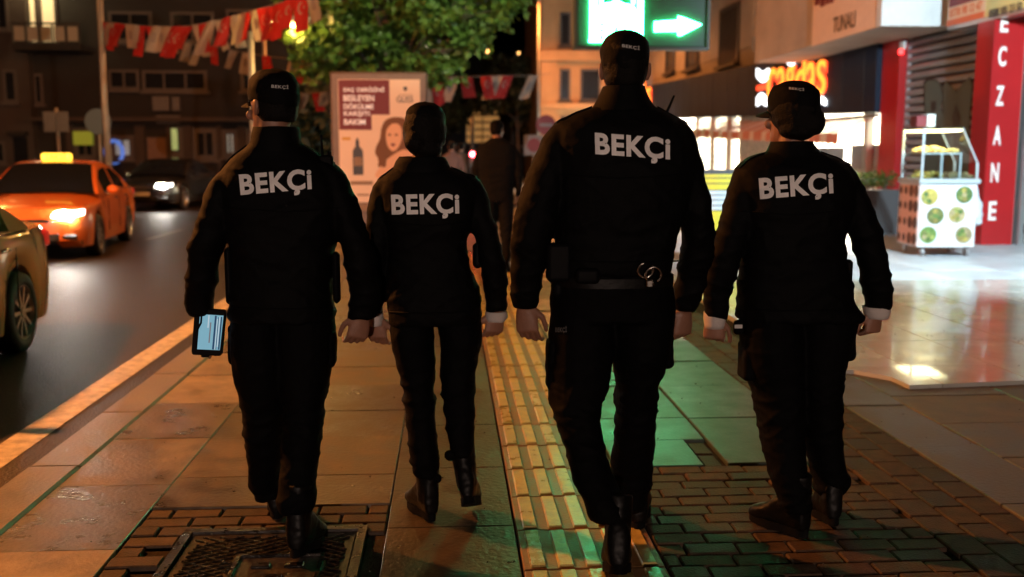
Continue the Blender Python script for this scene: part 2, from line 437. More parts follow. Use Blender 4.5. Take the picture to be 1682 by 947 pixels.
# grit and litter: small stones and a few butts on the paving
grit = MB()
for i in range(420):
    x = random.uniform(-1.7, 5.5); yv = random.uniform(2.9, 8.5); s = random.uniform(.002, .0055)
    z = .024 if yv > ylow(max(2.3, min(x, 13))) and x > 2.6 else .002
    grit.box((x, yv, z + s * .4), (s * random.uniform(1, 2), s, s), Matrix.Rotation(random.uniform(0, 3), 3, 'Z'))
stuff(grit.build('grit', mat('grit', (.12, .1, .08), .8)))
bpy.data.objects['grit']['label'] = 'tiny stones and grit scattered over the paving'; bpy.data.objects['grit']['category'] = 'grit'
# ================================================================== people
M['jacket'] = mat('navy_softshell', (0.0014, 0.0014, 0.0016), 0.7, bump=0.25, bscale=260, spec=0.08)
M['trouser'] = mat('navy_ripstop', (0.0013, 0.0013, 0.0015), 0.75, bump=0.25, bscale=300, spec=0.07)
M['capm'] = mat('navy_cap_cloth', (0.0016, 0.0016, 0.0018), 0.75, bump=0.3, bscale=300, spec=0.08)
M['boot'] = mat('black_leather', (0.0035, 0.0032, 0.003), 0.45, bump=0.12, bscale=60, spec=0.14)
M['sole'] = mat('black_rubber', (0.004, 0.004, 0.004), 0.85, spec=.08)
M['skin'] = mat('skin', (0.24, 0.115, 0.072), 0.5, var=0.12, vscale=20, bump=0.15, bscale=150)
M['hair'] = mat('dark_hair', (0.0035, 0.0028, 0.0023), 0.6, bump=0.6, bscale=180, spec=.1)
M['letter'] = mat('reflective_print', (0.72, 0.70, 0.69), 0.6, var=0.06, vscale=60)
M['capletter'] = mat('cap_embroidery', (0.5, 0.48, 0.46), 0.6)
M['plastic'] = mat('black_plastic', (0.003, 0.003, 0.0034), 0.6, bump=0.1, spec=.07)
M['cuffcloth'] = mat('pale_lining', (0.52, 0.47, 0.44), 0.8, var=0.1, bump=0.2, bscale=120)
M['steel'] = mat('nickel_steel', (0.6, 0.56, 0.5), 0.22, metal=1.0)
M['shirt'] = mat('dark_coat_cloth', (0.005, 0.005, 0.006), 0.85, bump=0.2, bscale=100, spec=.15)

def lerp(a, b, t): return a + (b - a) * t
def sell(c, rx, ry, n=22, e=2.3, rot=0.0):
    out = []
    for i in range(n):
        a = 2 * math.pi * i / n; ca, sa = math.cos(a), math.sin(a)
        x = rx * math.copysign(abs(ca) ** (2 / e), ca); y = ry * math.copysign(abs(sa) ** (2 / e), sa)
        out.append(Vector((c.x + x * math.cos(rot) - y * math.sin(rot), c.y + x * math.sin(rot) + y * math.cos(rot), c.z)))
    return out
def dense(rows, k=3):
    """smooth a table of rows (Catmull-Rom) so that lofts have no corners"""
    out = []
    n = len(rows)
    for i in range(n - 1):
        p0, p1, p2, p3 = rows[max(i - 1, 0)], rows[i], rows[i + 1], rows[min(i + 2, n - 1)]
        for j in range(k):
            t = j / k
            out.append([0.5 * ((2 * b) + (-a + c) * t + (2 * a - 5 * b + 4 * c - d) * t * t + (-a + 3 * b - 3 * c + d) * t ** 3) for a, b, c, d in zip(p0, p1, p2, p3)])
    out.append(list(rows[-1])); return out

class Fig:
    def __init__(s, D): s.D = D
    def P(s, x, y, dy=0.0): return onY(x, y, s.D + dy)
    def ring(s, row, k=1.0, n=22, e=2.3, ky=None):
        xl, xr, y, dy, ry = row
        a, b = s.P(xl, y, dy), s.P(xr, y, dy)
        c = (a + b) / 2; rx = (b - a).length / 2
        ry = ry if ry > 0 else -ry * rx
        return sell(c, rx * k, ry * (ky or k), n, e)

def wrinkle(me, fn):
    me.calc_loop_triangles()
    ns = [v.normal.copy() for v in me.vertices]
    for v, n in zip(me.vertices, ns): v.co += n * fn(v.co)
    me.update()
def N3(p, a, b, c, o=0.0): return noise.noise(Vector((p.x * a + o, p.y * b + o * 1.7, p.z * c - o)))

def hand_mesh(mb, w, down, back, thumb, side, curl=0.5, L=0.185, spread=0.0):
    """w wrist; down: forearm direction; back: towards the knuckle side; thumb: towards the thumb"""
    d = down.normalized(); b = (back - d * back.dot(d)).normalized(); t = d.cross(b); t = t if t.dot(thumb) > 0 else -t
    pl = L * 0.52
    rings = []
    for f, wd, th in ((-0.35, .026, .022), (0.0, .027, .021), (0.25, .036, .020), (0.6, .042, .018), (0.9, .043, .016), (1.0, .040, .012)):
        c = w + d * (pl * f); rings.append([c + t * (wd * math.cos(a)) + b * (th * math.sin(a)) for a in [2 * math.pi * i / 14 for i in range(14)]])
    mb.loft(rings)
    for i, (off, ln, r) in enumerate(((.031, .90, .0088), (.0105, 1.0, .0092), (-.0105, .94, .0088), (-.030, .74, .0080))):
        p = w + d * (pl * .93) + t * off; ang = 0.25 * curl; pts = [p - d * .02, p]; segs = (.046 * ln, .029 * ln, .022 * ln)
        cu = curl * (1 + .12 * i)
        for sg in segs:
            ang += cu * (0.75 if sg is segs[0] else 0.85)
            dr = d * math.cos(ang) - b * math.sin(ang) + t * (spread * off * 6)
            p = p + dr.normalized() * sg * L / 0.185; pts.append(p)
        mb.caps(pts, [r * 1.02, r * 1.05, r, r * .93, r * .82], 8)
    p = w + d * (pl * .22) + t * .028 - b * .006
    q1 = p + (d * .7 + t * .62 - b * .25).normalized() * .042
    q2 = q1 + (d * .93 + t * .16 - b * .3).normalized() * .032
    q3 = q2 + (d * .93 - t * .05 - b * .35).normalized() * .024
    mb.caps([p, q1, q2, q3], [.0155, .0115, .0102, .0085], 8)

def head_mesh(mb, c, yaw, s=1.0, pitch=0.0, female=False):
    """c: centre of the skull (eye height); the face looks along +Y before yaw"""
    Mx = Matrix.Rotation(yaw, 3, 'Z') @ Matrix.Rotation(pitch, 3, 'X')
    rows = [(-.125, .030, .040, .058), (-.112, .044, .055, .040), (-.09, .056, .072, .025), (-.06, .064, .083, .012), (-.03, .068, .090, .004),
            (0.0, .073, .096, 0.0), (.03, .076, .099, -.003), (.06, .074, .096, -.006), (.085, .064, .083, -.008), (.102, .046, .060, -.008), (.112, .022, .028, -.008)]
    rings = [[c + Mx @ (Vector((rx * math.cos(a), oy + ry * math.sin(a), z)) * s) for a in [2 * math.pi * i / 20 for i in range(20)]] for z, rx, ry, oy in rows]
    mb.loft(rings)
    E = lambda p, r: mb.ell(c + Mx @ (Vector(p) * s), tuple(q * s for q in r), Mx, 10, 7)
    E((0, .098, -.022), (.013, .016, .022)); E((0, .108, -.034), (.016, .014, .011))       # nose
    E((0, .092, .018), (.045, .012, .010)); E((0, .086, -.066), (.025, .012, .010)); E((0, .080, -.108), (.022, .020, .016))   # brow, lips, chin
    for sx in (-1, 1):
        ex = .066 if female else .077
        E((sx * ex, -.006, -.012), (.008, .018, .032)); E((sx * (ex + .006), -.012, -.006), (.006, .020, .026))                     # ears
        E((sx * .045, .078, -.035), (.022, .016, .020))
    return Mx

def decal(name, s, quad, bvh, m, parent, bold=0.03, off=0.0035, seg=0.012, thick=None):
    """lettering laid on a surface: quad = image corners (TL, TR, BR, BL) of the word"""
    me = text_mesh(s, 1.0, bold, 0.0, space=1.09)
    xs = [v.co.x for v in me.vertices]; ys = [v.co.y for v in me.vertices]
    x0, x1, y0, y1 = min(xs), max(xs), min(ys), max(ys)
    wpx = math.hypot(quad[1][0] - quad[0][0], quad[1][1] - quad[0][1])
    bm = bmesh.new(); bm.from_mesh(me); bpy.data.meshes.remove(me)
    bmesh.ops.remove_doubles(bm, verts=bm.verts[:], dist=1e-5)
    lim = seg / (wpx / (x1 - x0) * 3.7 / FPX)
    for it in range(4):
        bmesh.ops.triangulate(bm, faces=bm.faces[:])
        es = [e for e in bm.edges if e.calc_length() > lim]
        if not es: break
        bmesh.ops.subdivide_edges(bm, edges=es, cuts=1)
    bmesh.ops.triangulate(bm, faces=bm.faces[:])
    bad = []
    for v in bm.verts:
        u = (v.co.x - x0) / (x1 - x0); w = (y1 - v.co.y) / (y1 - y0)
        tx = lerp(lerp(quad[0][0], quad[1][0], u), lerp(quad[3][0], quad[2][0], u), w)
        ty = lerp(lerp(quad[0][1], quad[1][1], u), lerp(quad[3][1], quad[2][1], u), w)
        d = ray(tx, ty).normalized(); h = bvh.ray_cast(CAM, d)
        if h[0] is None: bad.append(v); continue
        v.co = h[0] - d * off
    if bad: bmesh.ops.delete(bm, geom=bad, context='VERTS')
    out = bpy.data.meshes.new(name); bm.to_mesh(out); bm.free()
    return link(name, out, m, parent)

def boot(parent, ankle, yaw, pitch, L=0.285, shaft=0.16, W=0.052, roll=0.0):
    """ankle: point 9 cm above the sole under the shin; yaw 0 points the toe along +Y; pitch raises the heel"""
    Mx = Matrix.Rotation(-yaw, 3, 'Z') @ Matrix.Rotation(-pitch, 3, 'X') @ Matrix.Rotation(-roll, 3, 'Y')
    T = lambda p: ankle + Mx @ Vector(p)
    mb = MB(); rows = [(-.083, .010, -.045, .04), (-.080, .022, -.065, .07), (-.071, .034, -.075, .088), (-.04, .040, -.075, .10), (0, .040, -.075, .10), (.05, .043, -.075, .055), (.09, .047, -.075, .02),
                       (.13, .049, -.075, -.005), (.165, .046, -.075, -.018), (.19, .036, -.073, -.028), (.203, .02, -.068, -.04)]
    k = L / .285
    rings = []
    for yv, w, z0, z1 in rows:
        ring = []
        for i in range(16):
            a = 2 * math.pi * i / 16; ca, sa = math.cos(a), math.sin(a)
            x = w * math.copysign(abs(ca) ** .75, ca) * W / .049; z = (z0 + z1) / 2 + (z1 - z0) / 2 * math.copysign(abs(sa) ** .75, sa)
            ring.append(T((x, yv * k, z)))
        rings.append(ring)
    mb.loft(rings)
    mb.loft([[T((r * math.cos(a), -.018 + r * 1.2 * math.sin(a), z)) for a in [2 * math.pi * i / 16 for i in range(16)]] for z, r in ((-.02, .042), (.04, .044), (.09, .048), (shaft, .052))])
    me = remesh(mb, .006, 3, .5, name='boot')
    wrinkle(me, lambda p: .0022 * N3(p, 30, 30, 55, 3))
    b = link('boot', me, M['boot'], parent, True)
    so = MB(); out = []
    for i in range(24):
        a = 2 * math.pi * i / 24; yv = math.sin(a); x = math.cos(a)
        wv = .044 + .008 * yv - (.012 if yv < -.2 and yv > -.7 else 0) * (1 if abs(x) > .4 else 0)
        out.append((x * wv * W / .049, .062 + yv * .146))
    so.loft([[T((x, yv * k, z)) for x, yv in out] for z in (-.092, -.090, -.064, -.060)])
    so.build('sole', M['sole'], b, 40)
    return b

def cap_mesh(fig, c, Mx, s=1.0, hi=.115, puff=1.0, tiltback=0.0):
    rows = [(.012, .082, .106, -.004), (.03, .0845, .108, -.004), (.06, .086, .109, -.004), (.088, .080, .102, -.002), (.108, .066, .086, 0.0), (.122, .044, .058, 0.0), (.129, .018, .026, 0.0)]
    rings = []
    for z, rx, ry, oy in rows:
        rings.append([c + Mx @ (Vector((rx * puff * math.cos(a), oy + ry * puff * math.sin(a), z - (0.024 * (math.sin(a) < 0) * -math.sin(a) if z < .04 else (.008 * (math.sin(a) < 0) * -math.sin(a) if z < .07 else 0)))) * s) for a in [2 * math.pi * i / 28 for i in range(28)]])
    mb = MB(); mb.loft(rings, True)
    return mb
def cap(parent, c, Mx, s=1.0, puff=1.0, o=0.0):
    mb = cap_mesh(None, c, Mx, s, puff=puff)
    me = remesh(mb, .006, 3, .5, name='cap')
    wrinkle(me, lambda p: .0035 * N3(p, 14, 14, 26, o) + .0015 * N3(p, 40, 40, 40, o))
    cp_ = link('cap', me, M['capm'], parent, True)
    v = MB(); top = []; bot = []
    n = 14; grid = []
    for j, ext in enumerate((0.0, .35, .7, 1.0)):
        row = []
        for i in range(n + 1):
            a = lerp(R(28), R(152), i / n); e = max(0.0, math.sin((a - R(28)) / R(124) * math.pi)) ** .6
            rr = 1.0
            x = (.083 * math.cos(a)) * (1 + .10 * ext * e); y = .104 * math.sin(a) + .068 * ext * e
            z = .020 - .010 * ext - .018 * (abs(math.cos(a)) ** 2) - .006 * ext
            row.append(Vector((x * puff, y, z)))
        grid.append(row)
    vs = []; fs = []
    for th in (0, -.004):
        for row in grid: vs += [c + Mx @ ((p + Vector((0, 0, th))) * s) for p in row]
    m1 = n + 1; K = 4 * m1
    for j in range(3):
        for i in range(n):
            a0 = j * m1 + i; fs.append((a0, a0 + 1, a0 + m1 + 1, a0 + m1)); fs.append((K + a0, K + a0 + m1, K + a0 + m1 + 1, K + a0 + 1))
    for i in range(n): fs.append((3 * m1 + i, 3 * m1 + i + 1, K + 3 * m1 + i + 1, K + 3 * m1 + i)); fs.append((i, i + 1, K + i + 1, K + i))
    for j in range(3): fs.append((j * m1, (j + 1) * m1, K + (j + 1) * m1, K + j * m1)); fs.append((j * m1 + n, (j + 1) * m1 + n, K + (j + 1) * m1 + n, K + j * m1 + n))
    v.add(vs, fs).build('visor', M['capm'], cp_, True)
    MB().ell(c + Mx @ Vector((0, 0, .127 * s)), (.008, .008, .004)).build('button', M['capm'], cp_, True)
    return cp_

def strap(parent, name, bvh, p0, p1, w, th, m, n=8):
    """a cloth strap lying on top of the jacket between two plan points"""
    rows = []
    d = (Vector(p1) - Vector(p0)); side = Vector((-d.y, d.x)).normalized()
    for i in range(n + 1):
        q = Vector(p0) + d * (i / n); r = []
        for s_ in (-.5, .5):
            h = bvh.ray_cast(Vector((q.x + side.x * w * s_, q.y + side.y * w * s_, 2.6)), Vector((0, 0, -1)))
            z = h[0].z if h[0] is not None else (rows[-1][0].z if rows else 1.5)
            r.append(Vector((q.x + side.x * w * s_, q.y + side.y * w * s_, z)))
        rows.append(r)
    mb = MB(); vs = []; fs = []
    for r in rows:
        up = Vector((0, 0, th)); vs += [r[0] - up * .6, r[1] - up * .6, r[1] + up, r[0] + up]
    for i in range(n):
        for k in range(4): a, b = i * 4 + k, i * 4 + (k + 1) % 4; fs.append((a, b, b + 4, a + 4))
    fs += [(0, 1, 2, 3), tuple(n * 4 + k for k in (3, 2, 1, 0))]
    return mb.add(vs, fs).build(name, m, parent, 40)

def person(D, label, torso, arms, legs, head, feet, hands, collar, letters, seed, female=False, group=None, cuffs=(), hairbun=None, base=None, belt_row=None, hem_open=True, cloth=None, plain=False, capped=True, voxel_body=.0045):
    F = Fig(D); J = M['jacket'] if not cloth else cloth[0]; T = M['trouser'] if not cloth else cloth[1]
    b0 = Vector(base)
    root = thing('person', label, 'person', (0, 0, 0), 0, group)
    root.location = b0
    kids = []
    def own(o): kids.append(o); return o
    # ---------- jacket
    jb = MB(); tr = dense(torso, 3)
    jb.loft([F.ring(r, 1, 30, 2.5) for r in tr])
    for a in arms:
        jb.loft([F.ring(r, 1, 18, 2.1) for r in dense(a, 3)])
    jme = remesh(jb, .0072, 4, .5, name='jacket')
    zs = [v.co.z for v in jme.vertices]; zlo, zhi = min(zs), max(zs)
    def wr(p):
        t = (p.z - zlo) / (zhi - zlo)
        k = 1.25 - .95 * max(0, t - .5) / .5
        q = Vector((p.x + .35 * p.z, p.y, p.z - .3 * p.x)); q2 = Vector((p.x - .4 * p.z, p.y, p.z + .45 * p.x))
        fold = (1 - abs(N3(q, 5, 5, 12, seed))) ** 4 + .7 * (1 - abs(N3(q2, 8, 6, 16, seed + 4))) ** 5
        return k * (.0050 * N3(p, 5, 5, 14, seed) + .0058 * (fold - .55)) + .0012 * N3(p, 45, 45, 45, seed)
    wrinkle(jme, wr)
    bvh = BVHTree.FromPolygons([v.co for v in jme.vertices], [list(p.vertices) for p in jme.polygons])
    jacket = own(link('jacket', jme, J, root, True))
    if collar:
        cr = dense(collar, 3)
        outer = [F.ring(r, 1, 26, 2.2) for r in cr]; inner = [F.ring(r, .88, 26, 2.2) for r in reversed(cr)]
        cm = MB(); cm.loft(outer + inner, False)
        cme = cm.mesh('collar'); wrinkle(cme, lambda p: .003 * N3(p, 16, 16, 40, seed))
        link('collar', cme, J, jacket, True)
    # ---------- trousers
    tb = MB()
    for lg in legs: tb.loft([F.ring(r, 1, 20, 2.2) for r in dense(lg, 3)])
    if belt_row: tb.loft([F.ring(r, 1, 26, 2.4) for r in dense(belt_row, 2)])
    tme = remesh(tb, .0075, 3, .5, name='trousers')
    zt = [v.co.z for v in tme.vertices]; t0, t1 = min(zt), max(zt)
    def wt(p):
        t = (p.z - t0) / (t1 - t0)
        k = .7 + 1.4 * math.exp(-((t - .48) / .16) ** 2) + 1.6 * math.exp(-((t - .04) / .12) ** 2)
        q = Vector((p.x + .3 * p.z, p.y, p.z - .5 * p.x)); q2 = Vector((p.x - .3 * p.z, p.y, p.z + .6 * p.x))
        fold = (1 - abs(N3(q, 6, 6, 14, seed + 9))) ** 4 + .6 * (1 - abs(N3(q2, 9, 8, 22, seed + 2))) ** 5
        return k * (.003 * N3(p, 6, 6, 20, seed + 9) + .0046 * (fold - .5)) + .001 * N3(p, 50, 50, 50, seed)
    wrinkle(tme, wt)
    trousers = own(link('trousers', tme, T, root, True))
    # ---------- body: one skin from head to ankles
    bb = MB()
    Mx = head_mesh(bb, head['c'], head['yaw'], head.get('s', 1.0), head.get('pitch', 0.0), female)
    bb.loft([F.ring(r, .80, 22, 2.4) for r in tr])
    for a in arms: bb.loft([F.ring(r, .62, 14, 2.0) for r in dense(a, 2)])
    for lg in legs: bb.loft([F.ring(r, .68, 16, 2.0) for r in dense(lg, 2)])
    nb = head['neck']; bb.tube([head['c'] + Vector((0, -.01, -.05)), nb, nb + Vector((0, 0, -.09))], [.056 if not female else .048, .058 if not female else .048, .075], 16)
    for h in hands: hand_mesh(bb, *h['a'], **h['k'])
    body = own(link('body', remesh(bb, voxel_body, 2, .45, dec=.4, name='body'), M['skin'], root, True))
    for sx in (-1, 1):
        MB().ell(head['c'] + Mx @ (Vector((sx * .031, .074, -.004)) * head.get('s', 1.0)), (.0125, .0125, .0125), None, 10, 7).build('eye', M['eye'], body, True)
    # ---------- hair
    hb = MB(); s = head.get('s', 1.0)
    if female:
        rows = [(-.085, .054, .055, -.030), (-.06, .074, .080, -.024), (-.02, .088, .098, -.014), (.02, .089, .104, -.010), (.06, .079, .101, -.010), (.09, .066, .085, -.01), (.112, .035, .045, -.01)]
    else:
        rows = [(-.062, .058, .060, -.034), (-.045, .068, .078, -.024), (-.01, .077, .096, -.012), (.02, .080, .103, -.006), (.06, .0785, .101, -.008), (.09, .067, .087, -.008), (.115, .036, .046, -.008)]
    rr = []
    for z, rx, ry, oy in rows:
        ring = []
        for i in range(26):
            a = 2 * math.pi * i / 26; y = oy + ry * math.sin(a)
            lim = .058 if z > .04 else (.064 if female else .012)
            y = min(y, lim if z < .07 else .2)
            ring.append(head['c'] + Mx @ (Vector((rx * math.cos(a), y, z)) * s))
        rr.append(ring)
    hb.loft(rr)
    if hairbun:
        for bc, br in hairbun: hb.ell(bc, br, None, 14, 9)
    hme = remesh(hb, .006, 3, .5, name='hair'); wrinkle(hme, lambda p: .003 * N3(p, 30, 30, 60, seed) + (.0015 * N3(p, 90, 90, 30, seed)))
    own(link('hair', hme, M['hair'], root, True))
    cp_ = None
    if capped:
        cp_ = own(cap(root, head['c'], Mx, head.get('cs', 1.0), head.get('puff', 1.0), seed))
    # ---------- boots, cuffs, lettering
    for ft in feet: own(boot(root, *ft['a'], **ft.get('k', {})))
    for cf in cuffs:
        cr = dense(cf, 2)
        cm = MB(); cm.loft([F.ring(r, 1, 20, 2.1) for r in cr] + [F.ring(r, .86, 20, 2.1) for r in reversed(cr)], False)
        cme = cm.mesh('cuff'); wrinkle(cme, lambda p: .004 * N3(p, 30, 30, 40, seed)); link('cuff', cme, M['cuffcloth'], jacket, True)
    if letters: decal('lettering', 'BEKÇi', letters, bvh, M['letter'], jacket, .037)
    if cp_ and head.get('text'):
        cv = BVHTree.FromPolygons([v.co for v in cp_.data.vertices], [list(p.vertices) for p in cp_.data.polygons])
        decal('lettering', 'BEKÇİ', head['text'], cv, M['capletter'], cp_, .02, .003, .02)
    for o in kids: o.matrix_parent_inverse = Matrix.Translation(-b0)
    return root, jacket, trousers, bvh, F
M['eye'] = mat('eye_white', (.7, .68, .65), .2)
V = Vector

# ---------------------------------------------------------------- officer with the tablet
D1 = 3.72; F1 = Fig(D1)
torso = [(415, 492, 232, .01, .075), (402, 505, 243, .01, .085), (378, 534, 261, .01, .10), (362, 556, 285, .01, .125), (360, 566, 315, .01, .145), (366, 566, 350, .01, .155), (378, 554, 395, .01, .15), (384, 545, 440, .01, .145), (380, 547, 485, .01, .15), (377, 550, 512, .01, .155), (378, 549, 522, .01, .15)]
armL = [(372, 428, 272, 0, .065), (350, 402, 292, 0, .07), (338, 392, 318, -.01, .075), (326, 384, 355, -.02, .075), (312, 371, 395, -.02, .07), (308, 361, 430, 0, .065), (305, 354, 470, .04, .058), (307, 352, 500, .07, .052), (312, 354, 516, .08, .048)]
armR = [(500, 545, 266, 0, .065), (522, 568, 286, 0, .07), (534, 582, 318, -.01, .075), (544, 596, 355, -.02, .075), (556, 609, 395, -.02, .07), (566, 619, 430, -.01, .065), (573, 626, 470, .01, .06), (573, 625, 503, .03, .054), (570, 620, 521, .04, .05)]
legL = [(380, 465, 520, .0, .125), (378, 470, 560, 0, .13), (382, 474, 600, .0, .125), (392, 472, 645, .02, .115), (400, 466, 695, .05, .095), (405, 463, 740, .09, .085), (409, 461, 780, .14, .078), (416, 460, 806, .17, .07), (421, 459, 818, .18, .06)]
legR = [(452, 549, 520, .0, .125), (452, 551, 560, 0, .13), (458, 546, 600, -.01, .125), (463, 538, 640, -.02, .115), (466, 531, 690, -.05, .1), (463, 527, 735, -.09, .088), (459, 519, 785, -.14, .08), (455, 520, 820, -.17, .078), (458, 513, 836, -.18, .065)]
head1 = dict(c=F1.P(449, 172, .015), yaw=R(42), neck=F1.P(452, 222, .0), s=1.0, cs=1.0, text=[(446, 137), (474, 139), (474, 147), (446, 145)])
f1L = F1.P(440, 826, .20); f1L.z = .155
wl1 = F1.P(339, 508, .092); wr1 = F1.P(595, 516, .035)
feet = [dict(a=(V((-.715, 3.98, .095)), R(-6), R(4)), k=dict(shaft=.15)), dict(a=(V((-.555, 3.55, .105)), R(10), R(6)), k=dict(shaft=.17))]
hands = [dict(a=(wl1, V((.03, .02, -1)), V((.1, 1, 0)), V((1, 0, 0)), 'L'), k=dict(curl=.2)),
         dict(a=(wr1, V((-.25, .05, -1)), V((.30, -.95, 0)), V((-1, -.2, 0)), 'R'), k=dict(curl=.68, L=.18, spread=.25))]
collar = [(409, 497, 248, .012, .095), (412, 495, 230, .012, .088), (415, 492, 214, .014, .083), (417, 490, 208, .015, .080)]
p1, j1, t1, bv1, F1 = person(D1, 'officer in dark uniform carrying a lit tablet, capped head turned towards the road', torso, [armL, armR], [legL, legR], head1, feet, hands, collar,
    [(392, 286), (511, 276), (513, 318), (396, 328)], 1.3, base=(-.65, D1, 0), group='uniformed officers walking abreast')
# ---------------------------------------------------------------- woman beside the tactile strip
D2 = 3.90; F2 = Fig(D2)
torso = [(660, 726, 266, .0, .07), (650, 738, 274, 0, .08), (632, 765, 286, 0, .10), (622, 785, 302, 0, .115), (620, 787, 325, 0, .13), (628, 780, 360, 0, .14), (638, 768, 395, 0, .13), (638, 773, 435, 0, .125), (634, 786, 475, 0, .14), (636, 790, 510, 0, .145), (640, 790, 528, 0, .14)]
armL = [(626, 668, 288, 0, .055), (612, 656, 306, 0, .06), (606, 652, 335, -.01, .063), (602, 646, 370, -.01, .063), (600, 640, 410, 0, .062), (600, 636, 450, .02, .058), (601, 633, 490, .05, .052), (603, 628, 518, .07, .046)]
armR = [(738, 780, 288, 0, .055), (752, 794, 304, 0, .06), (758, 803, 330, -.01, .063), (772, 814, 368, -.02, .06), (782, 825, 405, -.02, .056), (791, 833, 445, 0, .053), (796, 834, 480, .02, .05), (798, 832, 510, .04, .046)]
legL = [(642, 712, 525, 0, .12), (641, 713, 552, 0, .12), (650, 714, 592, 0, .105), (661, 714, 635, 0, .095), (666, 714, 680, 0, .082), (670, 719, 725, -.02, .075), (676, 720, 760, -.03, .068), (682, 716, 780, -.035, .058)]
legR = [(716, 790, 525, 0, .12), (722, 792, 552, 0, .12), (724, 785, 590, .0, .105), (724, 779, 630, -.02, .095), (729, 780, 670, -.05, .085), (734, 779, 710, -.08, .072), (741, 777, 738, -.11, .062), (743, 776, 748, -.115, .055)]
head2 = dict(c=F2.P(699, 218, .02), yaw=R(-14), neck=F2.P(697, 258, .01), s=.94, cs=.92, puff=.97, text=[(675, 217), (694, 222), (694, 228), (675, 223)])
wl2 = F2.P(617, 521, .06); wr2 = F2.P(816, 512, .04)
feet = [dict(a=(V((-.105, 3.90, .098)), R(-22), R(2)), k=dict(L=.255, shaft=.17, W=.045)), dict(a=(V((.060, 3.85, .165)), R(6), R(22)), k=dict(L=.255, shaft=.15, W=.045, roll=R(9)))]
hands = [dict(a=(wl2, V((.05, .1, -1)), V((-.25, -.95, 0)), V((1, -.2, 0)), 'L'), k=dict(curl=.6, L=.165, spread=.25)),
         dict(a=(wr2, V((-.16, .05, -1)), V((.4, -.9, 0)), V((-1, -.2, 0)), 'R'), k=dict(curl=.75, L=.165))]
collar = [(644, 742, 282, 0, .10), (647, 738, 270, 0, .092), (652, 734, 262, 0, .085), (656, 730, 257, 0, .08)]
p2, j2, t2, bv2, F2 = person(D2, 'slim officer with tucked-up hair and pale cuffs walking beside the yellow tactile strip', torso, [armL, armR], [legL, legR], head2, feet, hands, collar,
    [(642, 319), (754, 317), (755, 358), (644, 360)], 4.1, female=True, base=(0, D2, 0), group='uniformed officers walking abreast',
    cuffs=[[(600, 629, 512, .06, .05), (601, 630, 522, .065, .05), (604, 629, 533, .07, .045)], [(797, 833, 511, .035, .052), (797, 834, 520, .04, .052), (800, 830, 527, .045, .048)]],
    hairbun=[(F2.P(683, 233, -.05), (.045, .05, .045)), (F2.P(700, 244, -.03), (.062, .055, .04))])
# ---------------------------------------------------------------- tall officer with handcuffs on the belt
D3 = 3.50; F3 = Fig(D3)
torso = [(990, 1060, 162, .0, .08), (972, 1076, 176, 0, .09), (935, 1106, 192, 0, .11), (908, 1128, 212, 0, .135), (902, 1138, 245, 0, .155), (905, 1138, 285, 0, .17), (910, 1128, 330, 0, .17), (912, 1112, 375, 0, .165), (908, 1103, 415, 0, .168), (908, 1100, 438, 0, .168), (913, 1097, 446, 0, .16)]
armL = [(918, 965, 198, 0, .07), (897, 950, 218, 0, .075), (878, 938, 255, -.01, .082), (862, 928, 295, -.03, .085), (850, 918, 335, -.04, .082), (842, 910, 378, -.04, .08), (839, 900, 420, -.02, .075), (838, 892, 460, .0, .065), (839, 886, 490, .02, .058), (844, 881, 504, .03, .05)]
armR = [(1080, 1120, 198, 0, .07), (1092, 1136, 215, 0, .075), (1100, 1149, 255, 0, .08), (1108, 1160, 300, .0, .08), (1115, 1170, 345, .01, .076), (1119, 1174, 388, .03, .072), (1115, 1168, 430, .07, .066), (1107, 1158, 470, .11, .062), (1104, 1148, 497, .13, .055), (1108, 1140, 511, .14, .047)]
belt_row = [(910, 1098, 432, 0, .16), (907, 1101, 460, 0, .16), (904, 1106, 490, 0, .16), (904, 1107, 520, 0, .16)]
legL = [(905, 1005, 500, 0, .14), (902, 1008, 545, 0, .145), (902, 1006, 585, -.01, .14), (903, 997, 630, -.03, .125), (906, 986, 674, -.06, .11), (918, 988, 708, -.09, .1), (931, 995, 745, -.13, .092), (941, 1011, 790, -.18, .088), (958, 1024, 820, -.22, .085), (968, 1036, 850, -.24, .075)]
legR = [(1004, 1106, 500, 0, .14), (1004, 1104, 545, 0, .145), (1008, 1096, 585, .01, .135), (1010, 1083, 620, .03, .12), (1012, 1076, 668, .06, .105), (1010, 1074, 715, .09, .095), (1004, 1072, 760, .14, .088), (1002, 1066, 800, .18, .08), (1008, 1055, 836, .2, .07)]
head3 = dict(c=F3.P(1026, 112, .01), yaw=R(-6), neck=F3.P(1026, 152, .0), s=1.03, cs=1.0, text=[(1022, 70), (1051, 75), (1051, 83), (1022, 78)])
wl3 = F3.P(862, 500, .03); wr3 = F3.P(1124, 507, .14)
feet = [dict(a=(V((.565, 3.235, .135)), R(8), R(20)), k=dict(L=.305, shaft=.17, W=.055)), dict(a=(V((.74, 3.78, .097)), R(12), R(0)), k=dict(L=.305, shaft=.17, W=.055))]
hands = [dict(a=(wl3, V((.12, .02, -1)), V((-.35, -.95, 0)), V((1, -.2, 0)), 'L'), k=dict(curl=.6, L=.195, spread=.25)),
         dict(a=(wr3, V((-.05, .05, -1)), V((.4, -.9, 0)), V((-1, -.2, 0)), 'R'), k=dict(curl=.8, L=.19))]
collar = [(968, 1080, 182, 0, .115), (980, 1068, 165, 0, .102), (987, 1061, 150, 0, .092), (991, 1058, 141, 0, .087)]
p3, j3, t3, bv3, F3 = person(D3, 'tall broad officer in cap with handcuffs hanging from the belt, striding on tactile tiles', torso, [armL, armR], [legL, legR], head3, feet, hands, collar,
    [(977, 217), (1101, 226), (1101, 270), (978, 261)], 8.7, base=(.62, D3, 0), group='uniformed officers walking abreast', belt_row=belt_row)
